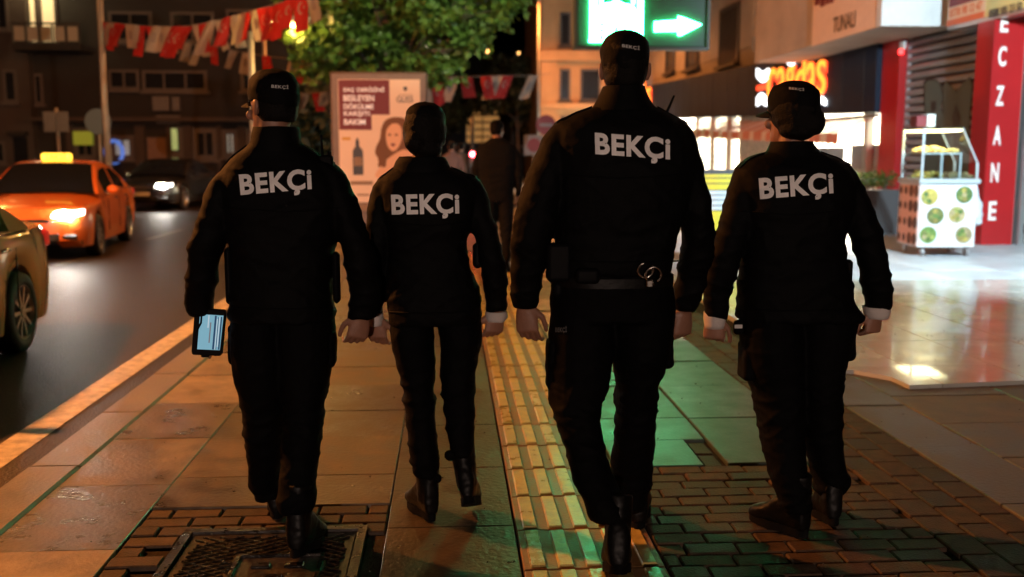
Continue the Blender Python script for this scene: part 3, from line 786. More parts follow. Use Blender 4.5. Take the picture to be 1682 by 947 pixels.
# ---------------------------------------------------------------- officer on the right with rolled pale cuffs
D4 = 3.74; F4 = Fig(D4)
torso = [(1270, 1332, 238, .0, .075), (1258, 1345, 250, 0, .085), (1228, 1378, 262, 0, .10), (1210, 1394, 280, 0, .125), (1206, 1400, 305, 0, .145), (1212, 1396, 345, 0, .155), (1218, 1383, 385, 0, .15), (1218, 1385, 420, 0, .145), (1216, 1393, 460, 0, .15), (1214, 1402, 495, 0, .155), (1214, 1414, 514, 0, .16), (1216, 1412, 523, 0, .155)]
armL = [(1216, 1260, 270, 0, .06), (1203, 1250, 288, 0, .066), (1194, 1244, 318, -.01, .07), (1184, 1238, 358, -.02, .07), (1170, 1222, 400, -.02, .064), (1161, 1210, 440, -.01, .06), (1157, 1200, 480, .02, .055), (1158, 1194, 512, .04, .05), (1160, 1188, 524, .05, .044)]
armR = [(1346, 1394, 268, 0, .06), (1360, 1408, 288, 0, .066), (1372, 1424, 322, -.01, .07), (1388, 1440, 365, -.02, .066), (1401, 1452, 405, -.02, .062), (1412, 1460, 445, -.01, .058), (1419, 1464, 485, .02, .054), (1420, 1464, 505, .03, .052), (1424, 1460, 515, .03, .046)]
legL = [(1218, 1312, 515, 0, .14), (1217, 1316, 550, 0, .14), (1222, 1318, 592, 0, .13), (1236, 1318, 640, 0, .12), (1246, 1318, 690, -.02, .108), (1254, 1320, 735, -.05, .098), (1263, 1324, 775, -.08, .09), (1274, 1331, 812, -.1, .082), (1283, 1330, 838, -.115, .068)]
legR = [(1304, 1408, 515, 0, .14), (1304, 1398, 550, 0, .14), (1306, 1386, 592, .0, .13), (1310, 1380, 640, .0, .118), (1316, 1380, 690, .0, .105), (1324, 1381, 735, .0, .095), (1332, 1386, 765, .0, .088), (1336, 1393, 785, .0, .085), (1342, 1386, 808, .0, .07)]
head4 = dict(c=F4.P(1302, 188, .015), yaw=R(30), neck=F4.P(1300, 232, .0), s=.97, cs=.98, puff=1.0, text=[(1296, 141), (1321, 144), (1321, 150), (1296, 147)])
wl4 = F4.P(1173, 521, .05); wr4 = F4.P(1438, 511, .03)
feet = [dict(a=(V((1.315, 3.64, .097)), R(-34), R(0)), k=dict(L=.27, shaft=.15, W=.049)), dict(a=(V((1.50, 3.73, .105)), R(6), R(7)), k=dict(L=.27, shaft=.17, W=.049))]
hands = [dict(a=(wl4, V((.02, .06, -1)), V((-.4, -.9, 0)), V((1, -.2, 0)), 'L'), k=dict(curl=1.0, L=.165)),
         dict(a=(wr4, V((-.08, .05, -1)), V((.4, -.9, 0)), V((-1, -.2, 0)), 'R'), k=dict(curl=1.0, L=.165))]
collar = [(1252, 1352, 258, 0, .105), (1260, 1343, 248, 0, .095), (1265, 1336, 239, 0, .088), (1268, 1333, 232, 0, .084)]
p4, j4, t4, bv4, F4 = person(D4, 'officer with hair bun under the cap and rolled pale cuffs, walking on brick paving', torso, [armL, armR], [legL, legR], head4, feet, hands, collar,
    [(1246, 292), (1368, 282), (1370, 325), (1249, 335)], 12.9, female=True, base=(1.4, D4, 0), group='uniformed officers walking abreast',
    cuffs=[[(1157, 1192, 512, .045, .05), (1156, 1191, 524, .05, .052), (1159, 1188, 538, .052, .048)], [(1418, 1462, 503, .03, .052), (1419, 1461, 512, .03, .054), (1422, 1456, 522, .032, .05)]],
    hairbun=[(F4.P(1334, 200, -.045), (.050, .05, .052)), (F4.P(1310, 214, -.03), (.07, .06, .04))])

def pchild(name, mb, m, parent, root, smooth=True):
    o = mb.build(name, m, parent, smooth); o.matrix_parent_inverse = parent.matrix_parent_inverse.copy() if parent is root else Matrix()
    if parent is root: o.matrix_parent_inverse = Matrix.Translation(-root.location)
    return o
# epaulettes
for (jk, bv, F, pts) in ((j1, bv1, F1, ((405, 250, 362, 275), (500, 248, 548, 272))), (j2, bv2, F2, ((645, 282, 622, 296), (742, 282, 782, 300))),
                        (j3, bv3, F3, ((970, 182, 912, 205), (1080, 184, 1128, 208))), (j4, bv4, F4, ((1252, 256, 1210, 276), (1348, 254, 1394, 274)))):
    for (xa, ya, xb, yb) in pts:
        a, b = F.P(xa, ya), F.P(xb, yb)
        strap(jk, 'epaulette', bv, (a.x, F.D + .01), (b.x, F.D - .005), .05, .007, M['jacket'])
# jacket back seams, hem bands and sleeve pockets give the dark cloth its cut
def bead(jk, bv, pts, r, m, name):
    P = []
    n = 26
    for (xa, ya), (xb, yb) in zip(pts, pts[1:]):
        for i in range(n):
            d = ray(lerp(xa, xb, i / n), lerp(ya, yb, i / n)).normalized(); h = bv.ray_cast(CAM, d)
            if h[0] is not None: P.append(h[0])
    if len(P) > 3: MB().tube(P, r, 6).build(name, m, jk, True)
for (jk, bv, x0, x1, y, yh) in ((j1, bv1, 372, 560, 345, 505), (j2, bv2, 630, 778, 368, 512), (j3, bv3, 914, 1126, 290, 428), (j4, bv4, 1216, 1390, 350, 508)):
    bead(jk, bv, [(x0, y - 4), ((x0 + x1) / 2, y + 3), (x1, y - 4)], .003, M['jacket'], 'yoke_seam')
    bead(jk, bv, [(x0 + 6, yh), ((x0 + x1) / 2, yh + 3), (x1 - 6, yh)], .0035, M['jacket'], 'hem_seam')

# ---------------------------------------------------------------- kit carried by the officers
def radio(F, x, y, dy, ax, ay, label):
    a, b = F.P(x, y, dy), F.P(ax, ay, dy - .01)
    d = (b - a).normalized(); s = d.cross(V((0, 1, 0))).normalized()
    Mr = Matrix((s, V((0, 1, 0)), d)).transposed()
    r = thing('hand_radio', label, 'radio', a - d * .05)
    def w(o): o.matrix_parent_inverse = Matrix.Translation(-r.location); return o
    w(MB().bev(a - d * .045, (.052, .03, .09), .008, Mr).build('case', M['plastic'], r, 40))
    w(MB().caps([a + s * .012, a + s * .012 + d * (b - a).length], [.0055, .004], 8).build('antenna', M['plastic'], r, True))
    w(MB().cyl(a - s * .014, a - s * .014 + d * .014, .007).build('knob', M['plastic'], r, 40))
    return r
radio(F1, 535, 254, -.03, 533, 222, 'small black radio with short antenna clipped at the shoulder of the tablet officer')
radio(F3, 1096, 196, -.03, 1112, 160, 'black radio with slanted antenna clipped to the tall officer by the shoulder')
# tablet
ty = D1 + .045
tl, tr_, br, bl = [onY(x, y, ty) for x, y in ((320.5, 505), (372, 508.5), (365, 584), (314.5, 582))]
M['screen'] = mat('tablet_screen', (.02, .03, .04), .15, emit=(.30, .62, .78), estr=.62)
M['screen_dark'] = mat('tablet_toolbar', (.01, .02, .04), .15, emit=(.02, .06, .13), estr=.8)
M['screen_pale'] = mat('tablet_list', (.02, .02, .03), .15, emit=(.75, .9, 1.0), estr=.6)
M['screen_mark'] = mat('tablet_text', (.02, .02, .03), .15, emit=(.28, .24, .26), estr=.6)
tab = thing('tablet', 'rugged black tablet with glowing pale blue screen held at the thigh', 'tablet', tuple((bl + br) / 2))
def tq(u, v, off=0.0):
    p = tl.lerp(tr_, u).lerp(bl.lerp(br, u), v); return p + V((0, -off, 0))
def tw(o): o.matrix_parent_inverse = Matrix.Translation(-tab.location); return o
cs = MB(); out = []
for (cu, cv) in ((0, 0), (1, 0), (1, 1), (0, 1)):
    for k in (0, 1, 2):
        q = .07; 
        a = {(0, 0): [(0, q), (q * .4, q * .25), (q, 0)], (1, 0): [(1 - q, 0), (1 - q * .4, q * .25), (1, q)], (1, 1): [(1, 1 - q), (1 - q * .4, 1 - q * .25), (1 - q, 1)], (0, 1): [(q, 1), (q * .4, 1 - q * .25), (0, 1 - q)]}[(cu, cv)][k]
        out.append(a)
cs.loft([[tq(.5 + (u - .5) * k, .5 + (v - .5) * k, o) for u, v in out] for o, k in ((-.014, .94), (-.010, 1.0), (.004, 1.0), (.008, .96))])
tw(cs.build('case', M['plastic'], tab, 30))
sc_ = tw(MB().slabpoly([tq(u, v, .0085) for u, v in ((.19, .12), (.94, .12), (.92, .87), (.19, .87))], (0, -.001, 0)).build('screen', M['screen'], tab))
for nm, mm, (u0, u1, v0, v1) in (('toolbar', 'screen_dark', (.67, .73, .13, .86)), ('list_line', 'screen_pale', (.745, .77, .2, .86)), ('list_line', 'screen_dark', (.78, .80, .16, .86)), ('list_line', 'screen_pale', (.815, .845, .15, .8)), ('list_line', 'screen_dark', (.86, .905, .15, .86)), ('text_line', 'screen_mark', (.535, .575, .28, .72)), ('list_line', 'screen_pale', (.46, .50, .13, .4))):
    o = MB().slabpoly([tq(u, v, .0097) for u, v in ((u0, v0), (u1, v0), (u1, v1), (u0, v1))], (0, -.0006, 0)).build(nm, M[mm], sc_)
tw(MB().bev(tq(.45, 1.01, .0), (.03, .014, .012), .003).build('stylus_holder', M['plastic'], tab))
tw(MB().tube([tq(.1, -.02, .012), tq(.25, .03, .014), tq(.25, .3, .012), tq(.12, .5, .010)], .004, 6).build('hand_strap', M['plastic'], tab, True))
# handcuffs on the belt of the tall officer
hc = F3.P(1067, 449, -.185)
cuffs = thing('handcuffs', 'nickel handcuffs hanging from the tall officer\'s belt at the back', 'handcuffs', tuple(hc))
def ringpts(c, r, a0=0, a1=360, n=22, tilt=0): return [c + V((r * math.cos(R(lerp(a0, a1, i / n))), -.006 * math.sin(R(tilt + lerp(a0, a1, i / n))), r * math.sin(R(lerp(a0, a1, i / n))))) for i in range(n + 1)]
for (off, r, a0, a1) in ((V((-.014, 0, .012)), .026, 100, 400), (V((.012, -.004, -.004)), .027, -60, 250)):
    MB().tube(ringpts(off, r, a0, a1), .0045, 7).build('cuff_ring', M['steel'], cuffs, True)
MB().bev((0.0, -.003, -.034), (.024, .012, .026), .004).build('lock_box', M['steel'], cuffs, 30)
MB().tube([(-.0, -.004, -.02), (.01, -.006, -.03), (.016, -.004, -.04)], .003, 6).build('chain', M['steel'], cuffs, True)
# belts, holster and pouches (worn)
def pouch(root, F, x0, x1, y0, y1, dy, th, name, m=None):
    a, b = F.P(x0, y0, dy), F.P(x1, y1, dy)
    mb = MB().bev((a + b) / 2, (abs(b.x - a.x), th, abs(a.z - b.z)), min(.012, th * .3))
    me = remesh(mb, .005, 5, .5, name=name); o = link(name, me, m or M['plastic'], root, True); o.matrix_parent_inverse = Matrix.Translation(-root.location); return o
h3 = pouch(p3, F3, 897, 938, 398, 462, -.09, .07, 'holster'); pouch(p3, F3, 908, 926, 462, 488, -.08, .04, 'holster_tip'); pouch(p3, F3, 945, 985, 440, 466, -.165, .035, 'belt_pouch')
pouch(p1, F1, 545, 560, 412, 498, 0, .05, 'baton_holder'); pouch(p1, F1, 368, 386, 405, 500, .03, .05, 'belt_pouch')
pouch(p2, F2, 776, 793, 398, 440, .02, .05, 'belt_pouch'); pouch(p4, F4, 1386, 1398, 425, 470, 0, .05, 'belt_pouch')
bx4 = pouch(p4, F4, 1205, 1222, 525, 549, -.02, .03, 'belt_pouch', M['capm'])
o = MB().box(F4.P(1213, 536, -.038), (.03, .002, .014)).build('badge', M['capletter'], bx4); 
# belts that show under the jackets
def belt(root, F, x0, x1, y0, y1, ry, name='belt'):
    mb = MB(); rows = [(x0, x1, y0, 0, ry), (x0, x1, y1, 0, ry)]
    mb.loft([F.ring(r, 1, 36, 2.4) for r in rows], False)
    o = mb.build(name, M['boot'], root, True); o.matrix_parent_inverse = Matrix.Translation(-root.location)
    return o
belt(p3, F3, 904, 1104, 449, 464, .167)
# cargo pockets
def pocket(tr, F, bv_me, xa, xb, ya, yb, dy, th):
    a, b = F.P(xa, ya, dy), F.P(xb, yb, dy)
    me = remesh(MB().bev((a + b) / 2, (abs(b.x - a.x), th, abs(a.z - b.z)), .012), .007, 8, .5, name='cargo_pocket'); wrinkle(me, lambda p: .004 * N3(p, 20, 20, 30)); link('cargo_pocket', me, M['trouser'], tr, True)
pocket(t1, F1, None, 376, 402, 530, 596, 0, .11); pocket(t1, F1, None, 528, 553, 540, 600, -.01, .11)
pocket(t3, F3, None, 898, 926, 556, 640, -.01, .12); pocket(t3, F3, None, 1078, 1102, 545, 602, .01, .12)
pocket(t4, F4, None, 1376, 1399, 532, 590, 0, .11); pocket(t4, F4, None, 1217, 1240, 560, 622, 0, .11)
tb3 = BVHTree.FromPolygons([v.co for v in t3.data.vertices], [list(p.vertices) for p in t3.data.polygons])
decal('lettering', 'BEKÇİ', [(912, 535), (931, 535), (931, 547), (912, 547)], tb3, mat('trouser_print', (.12, .12, .12), .6), t3, .02, .004, .02)
# trouser straps over the boots of the slim officer
for (x0, x1, y0, y1, dy) in ((700, 727, 777, 793, -.045), (730, 752, 738, 757, -.12)): pocket(t2, F2, None, x0, x1, y0, y1, dy, .03)
# ================================================================== cars
M['taxi'] = mat('taxi_yellow_paint', (0.85, 0.20, 0.04), 0.26, coat=0.6, spec=0.5)
M['gold_paint'] = mat('gold_car_paint', (0.52, 0.27, 0.12), 0.25, metal=.25, coat=.7)
M['black_paint'] = mat('black_car_paint', (0.012, 0.012, 0.014), 0.25, coat=0.6)
M['grey_paint'] = mat('grey_car_paint', (0.06, 0.062, 0.07), 0.3, coat=0.6)
M['carglass'] = mat('dark_car_glass', (0.012, 0.014, 0.018), 0.06, spec=0.7)
M['tyre'] = mat('tyre_rubber', (0.014, 0.014, 0.014), 0.7, bump=.3, bscale=60)
M['rim'] = mat('alloy_rim', (0.55, 0.55, 0.56), 0.28, metal=0.9)
M['trim'] = mat('black_trim', (0.012, 0.012, 0.012), 0.45)
M['chrome'] = mat('chrome', (0.7, 0.7, 0.7), 0.12, metal=1.0)
M['headlit'] = mat('lit_headlamp', (.9, .9, .9), .2, emit=(1.0, .95, .85), estr=220.0)
M['headglow'] = mat('glowing_headlamp', (.6, .6, .6), .2, emit=(1.0, .9, .75), estr=9.0)
M['headoff'] = mat('headlamp_glass', (.35, .36, .38), .1, spec=.8)
M['tail'] = mat('tail_lamp', (.35, .01, .01), .15, emit=(1.0, .05, .03), estr=.25)
M['indic'] = mat('indicator_lamp', (.6, .25, .02), .2)
M['taxisign'] = mat('taxi_roof_sign', (.8, .6, .1), .4, emit=(1.0, .62, .05), estr=2.6)
M['plate'] = mat('number_plate', (.6, .6, .58), .5)
M['dark'] = mat('wheel_well', (0.006, 0.006, 0.006), 0.9)

def car_meshes(L=4.55, W=1.78, H=1.44):
    """sedan, nose towards -Y, wheels on z=0; returns name -> mesh dictionaries for parts"""
    hw = W / 2; fa, ra = -L / 2 + .92, L / 2 - 1.0; rw = .325
    def plan(y):
        t = abs(y) / (L / 2); return hw * (1 - .02 * t ** 2 - .20 * max(0, (t - .78) / .22) ** 2.4)
    def zlow(y):
        z = .20
        for a in (fa, ra):
            d = abs(y - a)
            if d < .40: z = max(z, math.sqrt(max(0, .40 ** 2 - d * d)) + .30 if d < .385 else z)
        return z
    def belt(y):      # shoulder line
        return lerp(.78, .96, min(1, max(0, (y + L / 2) / (L * .55))))
    def ztop(y):      # centre line of bonnet and boot deck
        t = (y + L / 2)
        if t < .12: return lerp(.62, .76, t / .12)
        if t < 1.30: return lerp(.76, .98, ((t - .12) / 1.18) ** .75)
        if t > L - .12: return lerp(1.02, .90, (t - L + .12) / .12)
        return 1.02
    ys = []; y = -L / 2
    while y <= L / 2 + 1e-6: ys.append(y); y += .05 if True else 0
    rows = []
    for y in ys:
        w = plan(y); zl = zlow(y); zb = min(belt(y), ztop(y) - .01); zt = ztop(y); end = max(0, (abs(y) - (L / 2 - .14)) / .14)
        if end > 0:
            zl = max(zl, lerp(.20, .30, end)); 
        r = [(w * .60, zl - .02 if zl < .25 else zl), (w * .955, zl), (w * .985, lerp(zl, zb, .25)), (w * 1.0, lerp(zl, zb, .5)), (w * .992, lerp(zl, zb, .72)), (w * .975, lerp(zl, zb, .9)), (w * .94, zb), (w * .80, lerp(zb, zt, .55)), (w * .5, lerp(zb, zt, .9)), (0, zt)]
        rows.append([(-x, y, z) for x, z in r] + [(x, y, z) for x, z in reversed(r[:-1])])
    n = len(rows[0]); vs = [p for r in rows for p in r]; fs = []
    for k in range(len(rows) - 1):
        for i in range(n - 1): fs.append((k * n + i, k * n + i + 1, (k + 1) * n + i + 1, (k + 1) * n + i))
    # rounded front and rear skins
    for k, sgn in ((0, -1), (len(rows) - 1, 1)):
        base = [rows[k][i] for i in range(n)]; o = len(vs)
        for (fx, dyy, fz) in ((.93, .055, .97), (.75, .085, .93), (.4, .10, .9)):
            vs += [(x * fx, y + sgn * dyy, .52 + (z - .52) * fz) for x, y, z in base]
        idx = [list(range(k * n, k * n + n))] + [list(range(o + j * n, o + (j + 1) * n)) for j in range(3)]
        for a, b in zip(idx, idx[1:]):
            for i in range(n - 1): fs.append((a[i], a[i + 1], b[i + 1], b[i]))
            fs.append((a[n - 1], a[0], b[0], b[n - 1]))
        fs.append(tuple(idx[-1]))
    out = {'body': MB().add(vs, fs)}
    # cabin: windscreen base, roof front, roof rear, rear window base
    yw0, yw1, yr1, yr0 = -L / 2 + 1.12, -L / 2 + 1.92, L / 2 - 1.50, L / 2 - .62
    def roof(y):
        if y < yw1: t = (y - yw0) / (yw1 - yw0); return lerp(.94, H - .045, t ** .85)
        if y > yr1: t = (yr0 - y) / (yr0 - yr1); return lerp(.99, H - .045, max(0, t) ** .8)
        t = (y - yw1) / (yr1 - yw1); return H - .045 + .045 * math.sin(math.pi * min(1, max(0, t)))
    def cw(y, z): return plan(y) * lerp(.955, .70, min(1, max(0, (z - .90) / (H - .90))))
    N = 46; G = []
    for k in range(N + 1):
        y = lerp(yw0, yr0, k / N); zr = roof(y); zb = belt(y) - .02
        side = [(cw(y, lerp(zb, zr, t)), lerp(zb, zr, t)) for t in (0, .12, .5, .80, .92)]
        wr_ = cw(y, zr) * .93
        topp = [(wr_, zr + .004), (wr_ * .86, zr + .018), (wr_ * .5, zr + .03), (0, zr + .034)]
        q = side + topp
        G.append([(-x, y, z) for x, z in q] + [(x, y, z) for x, z in reversed(q[:-1])])
    m = len(G[0]); parts = {'cabin': [], 'windscreen': [], 'rear_window': [], 'side_window': []}
    def yk(k): return lerp(yw0, yr0, (k + .5) / N)
    for k in range(N):
        y = yk(k)
        for i in range(m - 1):
            j = i if i < (m - 1) / 2 else m - 2 - i     # 0..7 from sill to centre
            nm = 'cabin'
            if j >= 5 and y < yw1 - .02: nm = 'windscreen'
            elif j >= 5 and y > yr1 + .06 and y < yr0 - .02: nm = 'rear_window'
            elif j in (1, 2) and yw0 + .50 < y < yr0 - .42 and not (-.05 < y - (yw1 + yr1) / 2 - .12 < .03): nm = 'side_window'
            elif j == 3 and yw1 - .05 < y < yr1 + .12 and False: nm = 'side_window'
            parts[nm].append((k, i))
    for nm, cells in parts.items():
        mb = MB()
        for (k, i) in cells: mb.add([G[k][i], G[k][i + 1], G[k + 1][i + 1], G[k + 1][i]], [(0, 1, 2, 3)])
        out[nm] = mb
    return out, dict(fa=fa, ra=ra, rw=rw, hw=hw, plan=plan, L=L, W=W, H=H, belt=belt, ztop=ztop, roof=roof, yw0=yw0, yw1=yw1)

def weld(mb, name, m, solid=0.0):
    me = mb.mesh(name); bm = bmesh.new(); bm.from_mesh(me); bmesh.ops.remove_doubles(bm, verts=bm.verts[:], dist=1e-4); bmesh.ops.recalc_face_normals(bm, faces=bm.faces[:]); bm.to_mesh(me); bm.free()
    return me
def make_wheel(rw):
    ty = MB(); rings = []
    for x, r in ((-.10, .22), (-.105, .27), (-.095, .31), (-.06, rw), (.06, rw), (.095, .31), (.105, .27), (.10, .22), (.02, .21), (-.02, .21)):
        rings.append([(x, r * math.cos(2 * math.pi * i / 36), r * math.sin(2 * math.pi * i / 36)) for i in range(36)])
    ty.loft(rings + [rings[0]], False)
    rm = MB()
    rm.loft([[(x, r * math.cos(2 * math.pi * i / 36), r * math.sin(2 * math.pi * i / 36)) for i in range(36)] for x, r in ((.075, .222), (.095, .228), (.098, .215), (.07, .20), (-.05, .20))], False)
    for k in range(10):
        a = 2 * math.pi * k / 10
        Mr = Matrix.Rotation(a, 3, 'X')
        rm.box(Mr @ V((.075, 0, .125)), (.022, .032, .18), Mr)
    rm.cyl((.055, 0, 0), (.095, 0, 0), .055, .045, 16)
    br = MB().cyl((.0, 0, 0), (.03, 0, 0), .16, .16, 24)
    return ty, rm, br

def car(name, label, loc, rz, paint, taxi=False, lit='', group=None, H=1.44):
    root = thing(name, label, 'car', loc, rz, group)
    P, q = car_meshes(H=H); L, hw = q['L'], q['hw']
    bd = link('body', weld(P['body'], 'body', paint), M[paint], root, 35)
    MB().bx(-hw * .86, hw * .86, -L / 2 + .12, L / 2 - .12, .24, .70).build('underbody', M['dark'], root)
    cb = link('roof', weld(P['cabin'], 'roof', paint), M[paint], root, 35)
    for nm in ('windscreen', 'rear_window'): link(nm, weld(P[nm], nm, 'carglass'), M['carglass'], root, True)
    sw = weld(P['side_window'], 'side_window', 'carglass')
    # split left and right panes front/rear into separate windows
    bm = bmesh.new(); bm.from_mesh(sw); bpy.data.meshes.remove(sw)
    seen = set()
    for f in list(bm.faces):
        if f.index in seen: continue
        stack = [f]; comp = []
        seen.add(f.index)
        while stack:
            c = stack.pop(); comp.append(c)
            for e in c.edges:
                for g2 in e.link_faces:
                    if g2.index not in seen: seen.add(g2.index); stack.append(g2)
        ids = {}; vs = []; fs = []
        for c in comp:
            for v in c.verts:
                if v not in ids: ids[v] = len(vs); vs.append(v.co.copy())
            fs.append([ids[v] for v in c.verts])
        MB().add(vs, fs).build('side_window', M['carglass'], root, True)
    bm.free()
    ty, rm, br = make_wheel(q['rw'])
    tme, rme, bme = ty.mesh('tyre'), rm.mesh('rim'), br.mesh('brake_disc')
    for me, mm in ((tme, 'tyre'), (rme, 'rim'), (bme, 'trim')): me.materials.append(M[mm])
    tme.shade_smooth()
    for sx in (-1, 1):
        for ax in (q['fa'], q['ra']):
            w = bpy.data.objects.new('wheel', None); col.objects.link(w); w.parent = root; w.empty_display_size = .1
            w.location = (sx * (hw - .115), ax, q['rw'] - .005); w.rotation_euler = (random.uniform(0, 1), 0, 0 if sx > 0 else math.pi)
            for me in (tme, rme, bme):
                o = bpy.data.objects.new(me.name.split('.')[0], me); col.objects.link(o); o.parent = w
    # front: lamps, grille, bumper intake, plate, bonnet shut line; rear: lamps, plate
    yf = -L / 2
    for sx in (-1, 1):
        hl = MB(); pts = []
        for (x, yv, z0, z1) in ((.40, -.085, .645, .70), (.55, -.06, .65, .725), (.70, .02, .655, .745), (.80, .15, .675, .755)):
            pts.append([(sx * x, yf + yv - .012, z0), (sx * x, yf + yv + .02, z1)])
        for a, b in zip(pts, pts[1:]):
            hl.slabpoly([a[0], b[0], b[1], a[1]], (0, .05, 0))
        on = lit in ('both', 'L' if sx > 0 else 'R')
        hp = hl.build('headlight', M['headglow' if on else 'headoff'], root)
        if on:
            MB().ell((sx * .58, yf - .06, .69), (.15, .05, .065)).build('lit_bulb', M['headlit'], hp, True)
        MB().bev((sx * .62, yf - .06, .36), (.22, .04, .07), .012).build('fog_lamp_recess', M['trim'], root)
        tl_ = MB(); pts = []
        for (x, yv, z0, z1) in ((.45, .10, .76, .90), (.62, .055, .75, .91), (.76, -.03, .76, .92), (.845, -.20, .80, .92)):
            pts.append([(sx * x, L / 2 + yv + .012, z0), (sx * x, L / 2 + yv - .0, z1)])
        for a, b in zip(pts, pts[1:]): tl_.slabpoly([a[0], b[0], b[1], a[1]], (0, -.05, 0))
        tl_.build('tail_light', M['tail'], root)
        # mirror
        y0 = q['yw0'] + .42
        mr = MB().ell((sx * (hw + .09), y0, 1.0), (.10, .055, .07)).build('wing_mirror', M[paint], root, True)
        MB().box((sx * (hw + .0), y0 + .01, .965), (.10, .03, .025)).build('mirror_arm', M['trim'], mr)
        for dyy in (-.02, .92):
            MB().caps([(sx * (q['plan'](dyy) * .985 + .012), q['yw1'] + .35 + dyy - .07, .845), (sx * (q['plan'](dyy) * .985 + .012), q['yw1'] + .35 + dyy + .09, .85)], .014, 8).build('door_handle', M['chrome'], root, True)
        # door shut lines and sill
        for yv in (q['yw1'] - .33, q['yw1'] + .62, q['yw1'] + 1.50):
            MB().box((sx * (q['plan'](yv) * 1.0 - .003), yv, .60), (.008, .008, .50)).build('door_gap', M['dark'], root)
        MB().tube([(sx * q['plan'](yy) * .95, yy, q['belt'](yy) + .0) for yy in [lerp(q['yw0'] + .5, L / 2 - 1.05, i / 10) for i in range(11)]], .008, 6).build('window_trim', M['chrome'], root, True)
    MB().bev((0, yf - .09, .60), (.74, .04, .05), .01).build('upper_grille', M['trim'], root)
    MB().bev((0, yf - .075, .36), (1.0, .05, .13), .02).build('lower_grille', M['trim'], root)
    MB().bev((0, yf - .105, .47), (.52, .012, .11), .004).build('number_plate', M['plate'], root)
    MB().bev((0, L / 2 + .108, .70), (.52, .012, .11), .004).build('number_plate', M['plate'], root)
    MB().bev((0, L / 2 + .085, .33), (1.3, .05, .12), .02).build('rear_bumper_insert', M['trim'], root)
    if taxi:
        ts = MB().bev((0, -.05, H + .075), (.46, .16, .13), .03).build('taxi_sign', M['taxisign'], root)
        MB().bev((0, -.05, H + .0), (.40, .14, .03), .006).build('sign_foot', M['trim'], ts)
        text('lettering', 'TAKSİ', frame((0, -.135, H + .075), (1, 0, 0), (0, 0, 1)), M['trim'], ts, .12, .01, .002)
    if lit:
        for sx in ((-1, 1) if lit == 'both' else ((1,) if lit == 'L' else (-1,))):
            lamp_light('headlight_beam', 'SPOT', (sx * .58, yf - .16, .69), HEADW if taxi else 25.0, (1.0, .82, .62), root, (R(84), 0, math.pi - 0), spot=75, blend=.9, radius=.05)
    return root
HEADW = 30.0
taxi = car('taxi', 'yellow taxi with lit roof sign and glaring headlights driving towards the pavement', (-6.5, 17.13, ZR), R(8), 'taxi', True, 'both')
# oncoming taxi alongside the kerb, only its tail corner in view
near = car('passing_car', 'golden car close to the kerb, only its rear corner and wheel showing', (-4.20, 6.80, ZR), R(4), 'gold_paint', False, '')
car('parked_car', 'black car with one bright headlamp waiting behind the lit taxi', (-8.2, 30.0, ZR), R(-4), 'black_paint', False, 'L', 'dark cars behind the taxi', H=1.40)
car('parked_car', 'grey car half hidden behind the black car and the tablet officer', (-7.6, 36.5, ZR), R(-4), 'grey_paint', False, '', 'dark cars behind the taxi', H=1.42)
# ================================================================== street lamps
SOD = (1.0, 0.31, 0.065)
M['pole'] = mat('galvanised_pole', (0.23, 0.21, 0.19), 0.5, metal=0.3, var=.15)
M['lampglow'] = mat('sodium_lamp_glass', (.8, .5, .2), .3, emit=(1.0, .50, .14), estr=18.0)
def street_lamp(x, y, h, power, label, arm=1.4, ang=0.0, color=SOD, zb=0.0, spot=165, kind='SPOT'):
    r = thing('street_lamp', label, 'street lamp', (x, y, zb), ang, 'street lamps along the road')
    MB().tube([(0, 0, 0), (0, 0, h * .5), (0, 0, h)], [.085, .07, .05], 14).build('pole', M['pole'], r, True)
    MB().cyl((0, 0, 0), (0, 0, .25), .13, .11, 14).build('base', M['pole'], r, 40)
    MB().tube([(0, 0, h - .2), (arm * .3, 0, h + .12), (arm, 0, h + .2)], [.04, .035, .03], 10).build('arm', M['pole'], r, True)
    hd = MB().loft([[(arm + u, w * math.cos(a), h + .2 + t * math.sin(a)) for a in [2 * math.pi * i / 14 for i in range(14)]] for u, w, t in ((-.05, .05, .04), (.1, .13, .075), (.4, .15, .08), (.62, .09, .05), (.66, .03, .02))]).build('lamp_head', M['pole'], r, True)
    MB().ell((arm + .3, 0, h + .125), (.2, .1, .045)).build('lamp_glass', M['lampglow'], hd, True)
    if power: lamp_light('lamp_light', kind, (arm + .3, 0, h + .04), power, color, r, (0, 0, 0), spot=spot, blend=.35, radius=.12)
    return r
street_lamp(-8.3, 7.9, 5.2, KEYW, 'tall street lamp across the road, level with the golden car', zb=ZR, kind='POINT')
street_lamp(-13.2, 25.0, 7.2, 420, 'tall street lamp in front of the dark apartment block', ang=0, zb=ZR)
lp = onY(483, 40, 17.9)
street_lamp(lp.x - .75, 17.9, lp.z - .12, 220, 'glowing street lamp seen at the edge of the leafy tree', arm=.45, color=(1.0, .55, .15), kind='POINT')
street_lamp(-3.2, -31.0, 4.6, FILLW, 'added fill lamp far behind the walkers, out of view', ang=R(20), color=(1.0, .71, .57), kind='POINT')  # added fill light for the backs and their lettering
street_lamp(-2.6, 24.5, 6.6, 1700, 'added lamp hidden behind the leafy tree, lighting the shop boards', arm=.5, kind='POINT')  # added out of sight to throw orange light on the name board

# thin pole with the bunting tied to it
pt, pb = onY(163, -40, 21.0), onY(176, 330, 21.0)
pm = thing('flag_pole', 'slim grey pole behind the lit taxi with bunting tied to it', 'pole', (pb.x + .1, 21.0, ZR))
MB().tube([(0, 0, 0), (-.05, 0, 2.5), (pt.x - pb.x - .1, 0, pt.z - ZR + .6)], [.075, .065, .05], 12).build('shaft', M['pole'], pm, True)
MB().cyl((0, 0, 0), (0, 0, .12), .14, .12, 12).build('base', M['pole'], pm, 40)

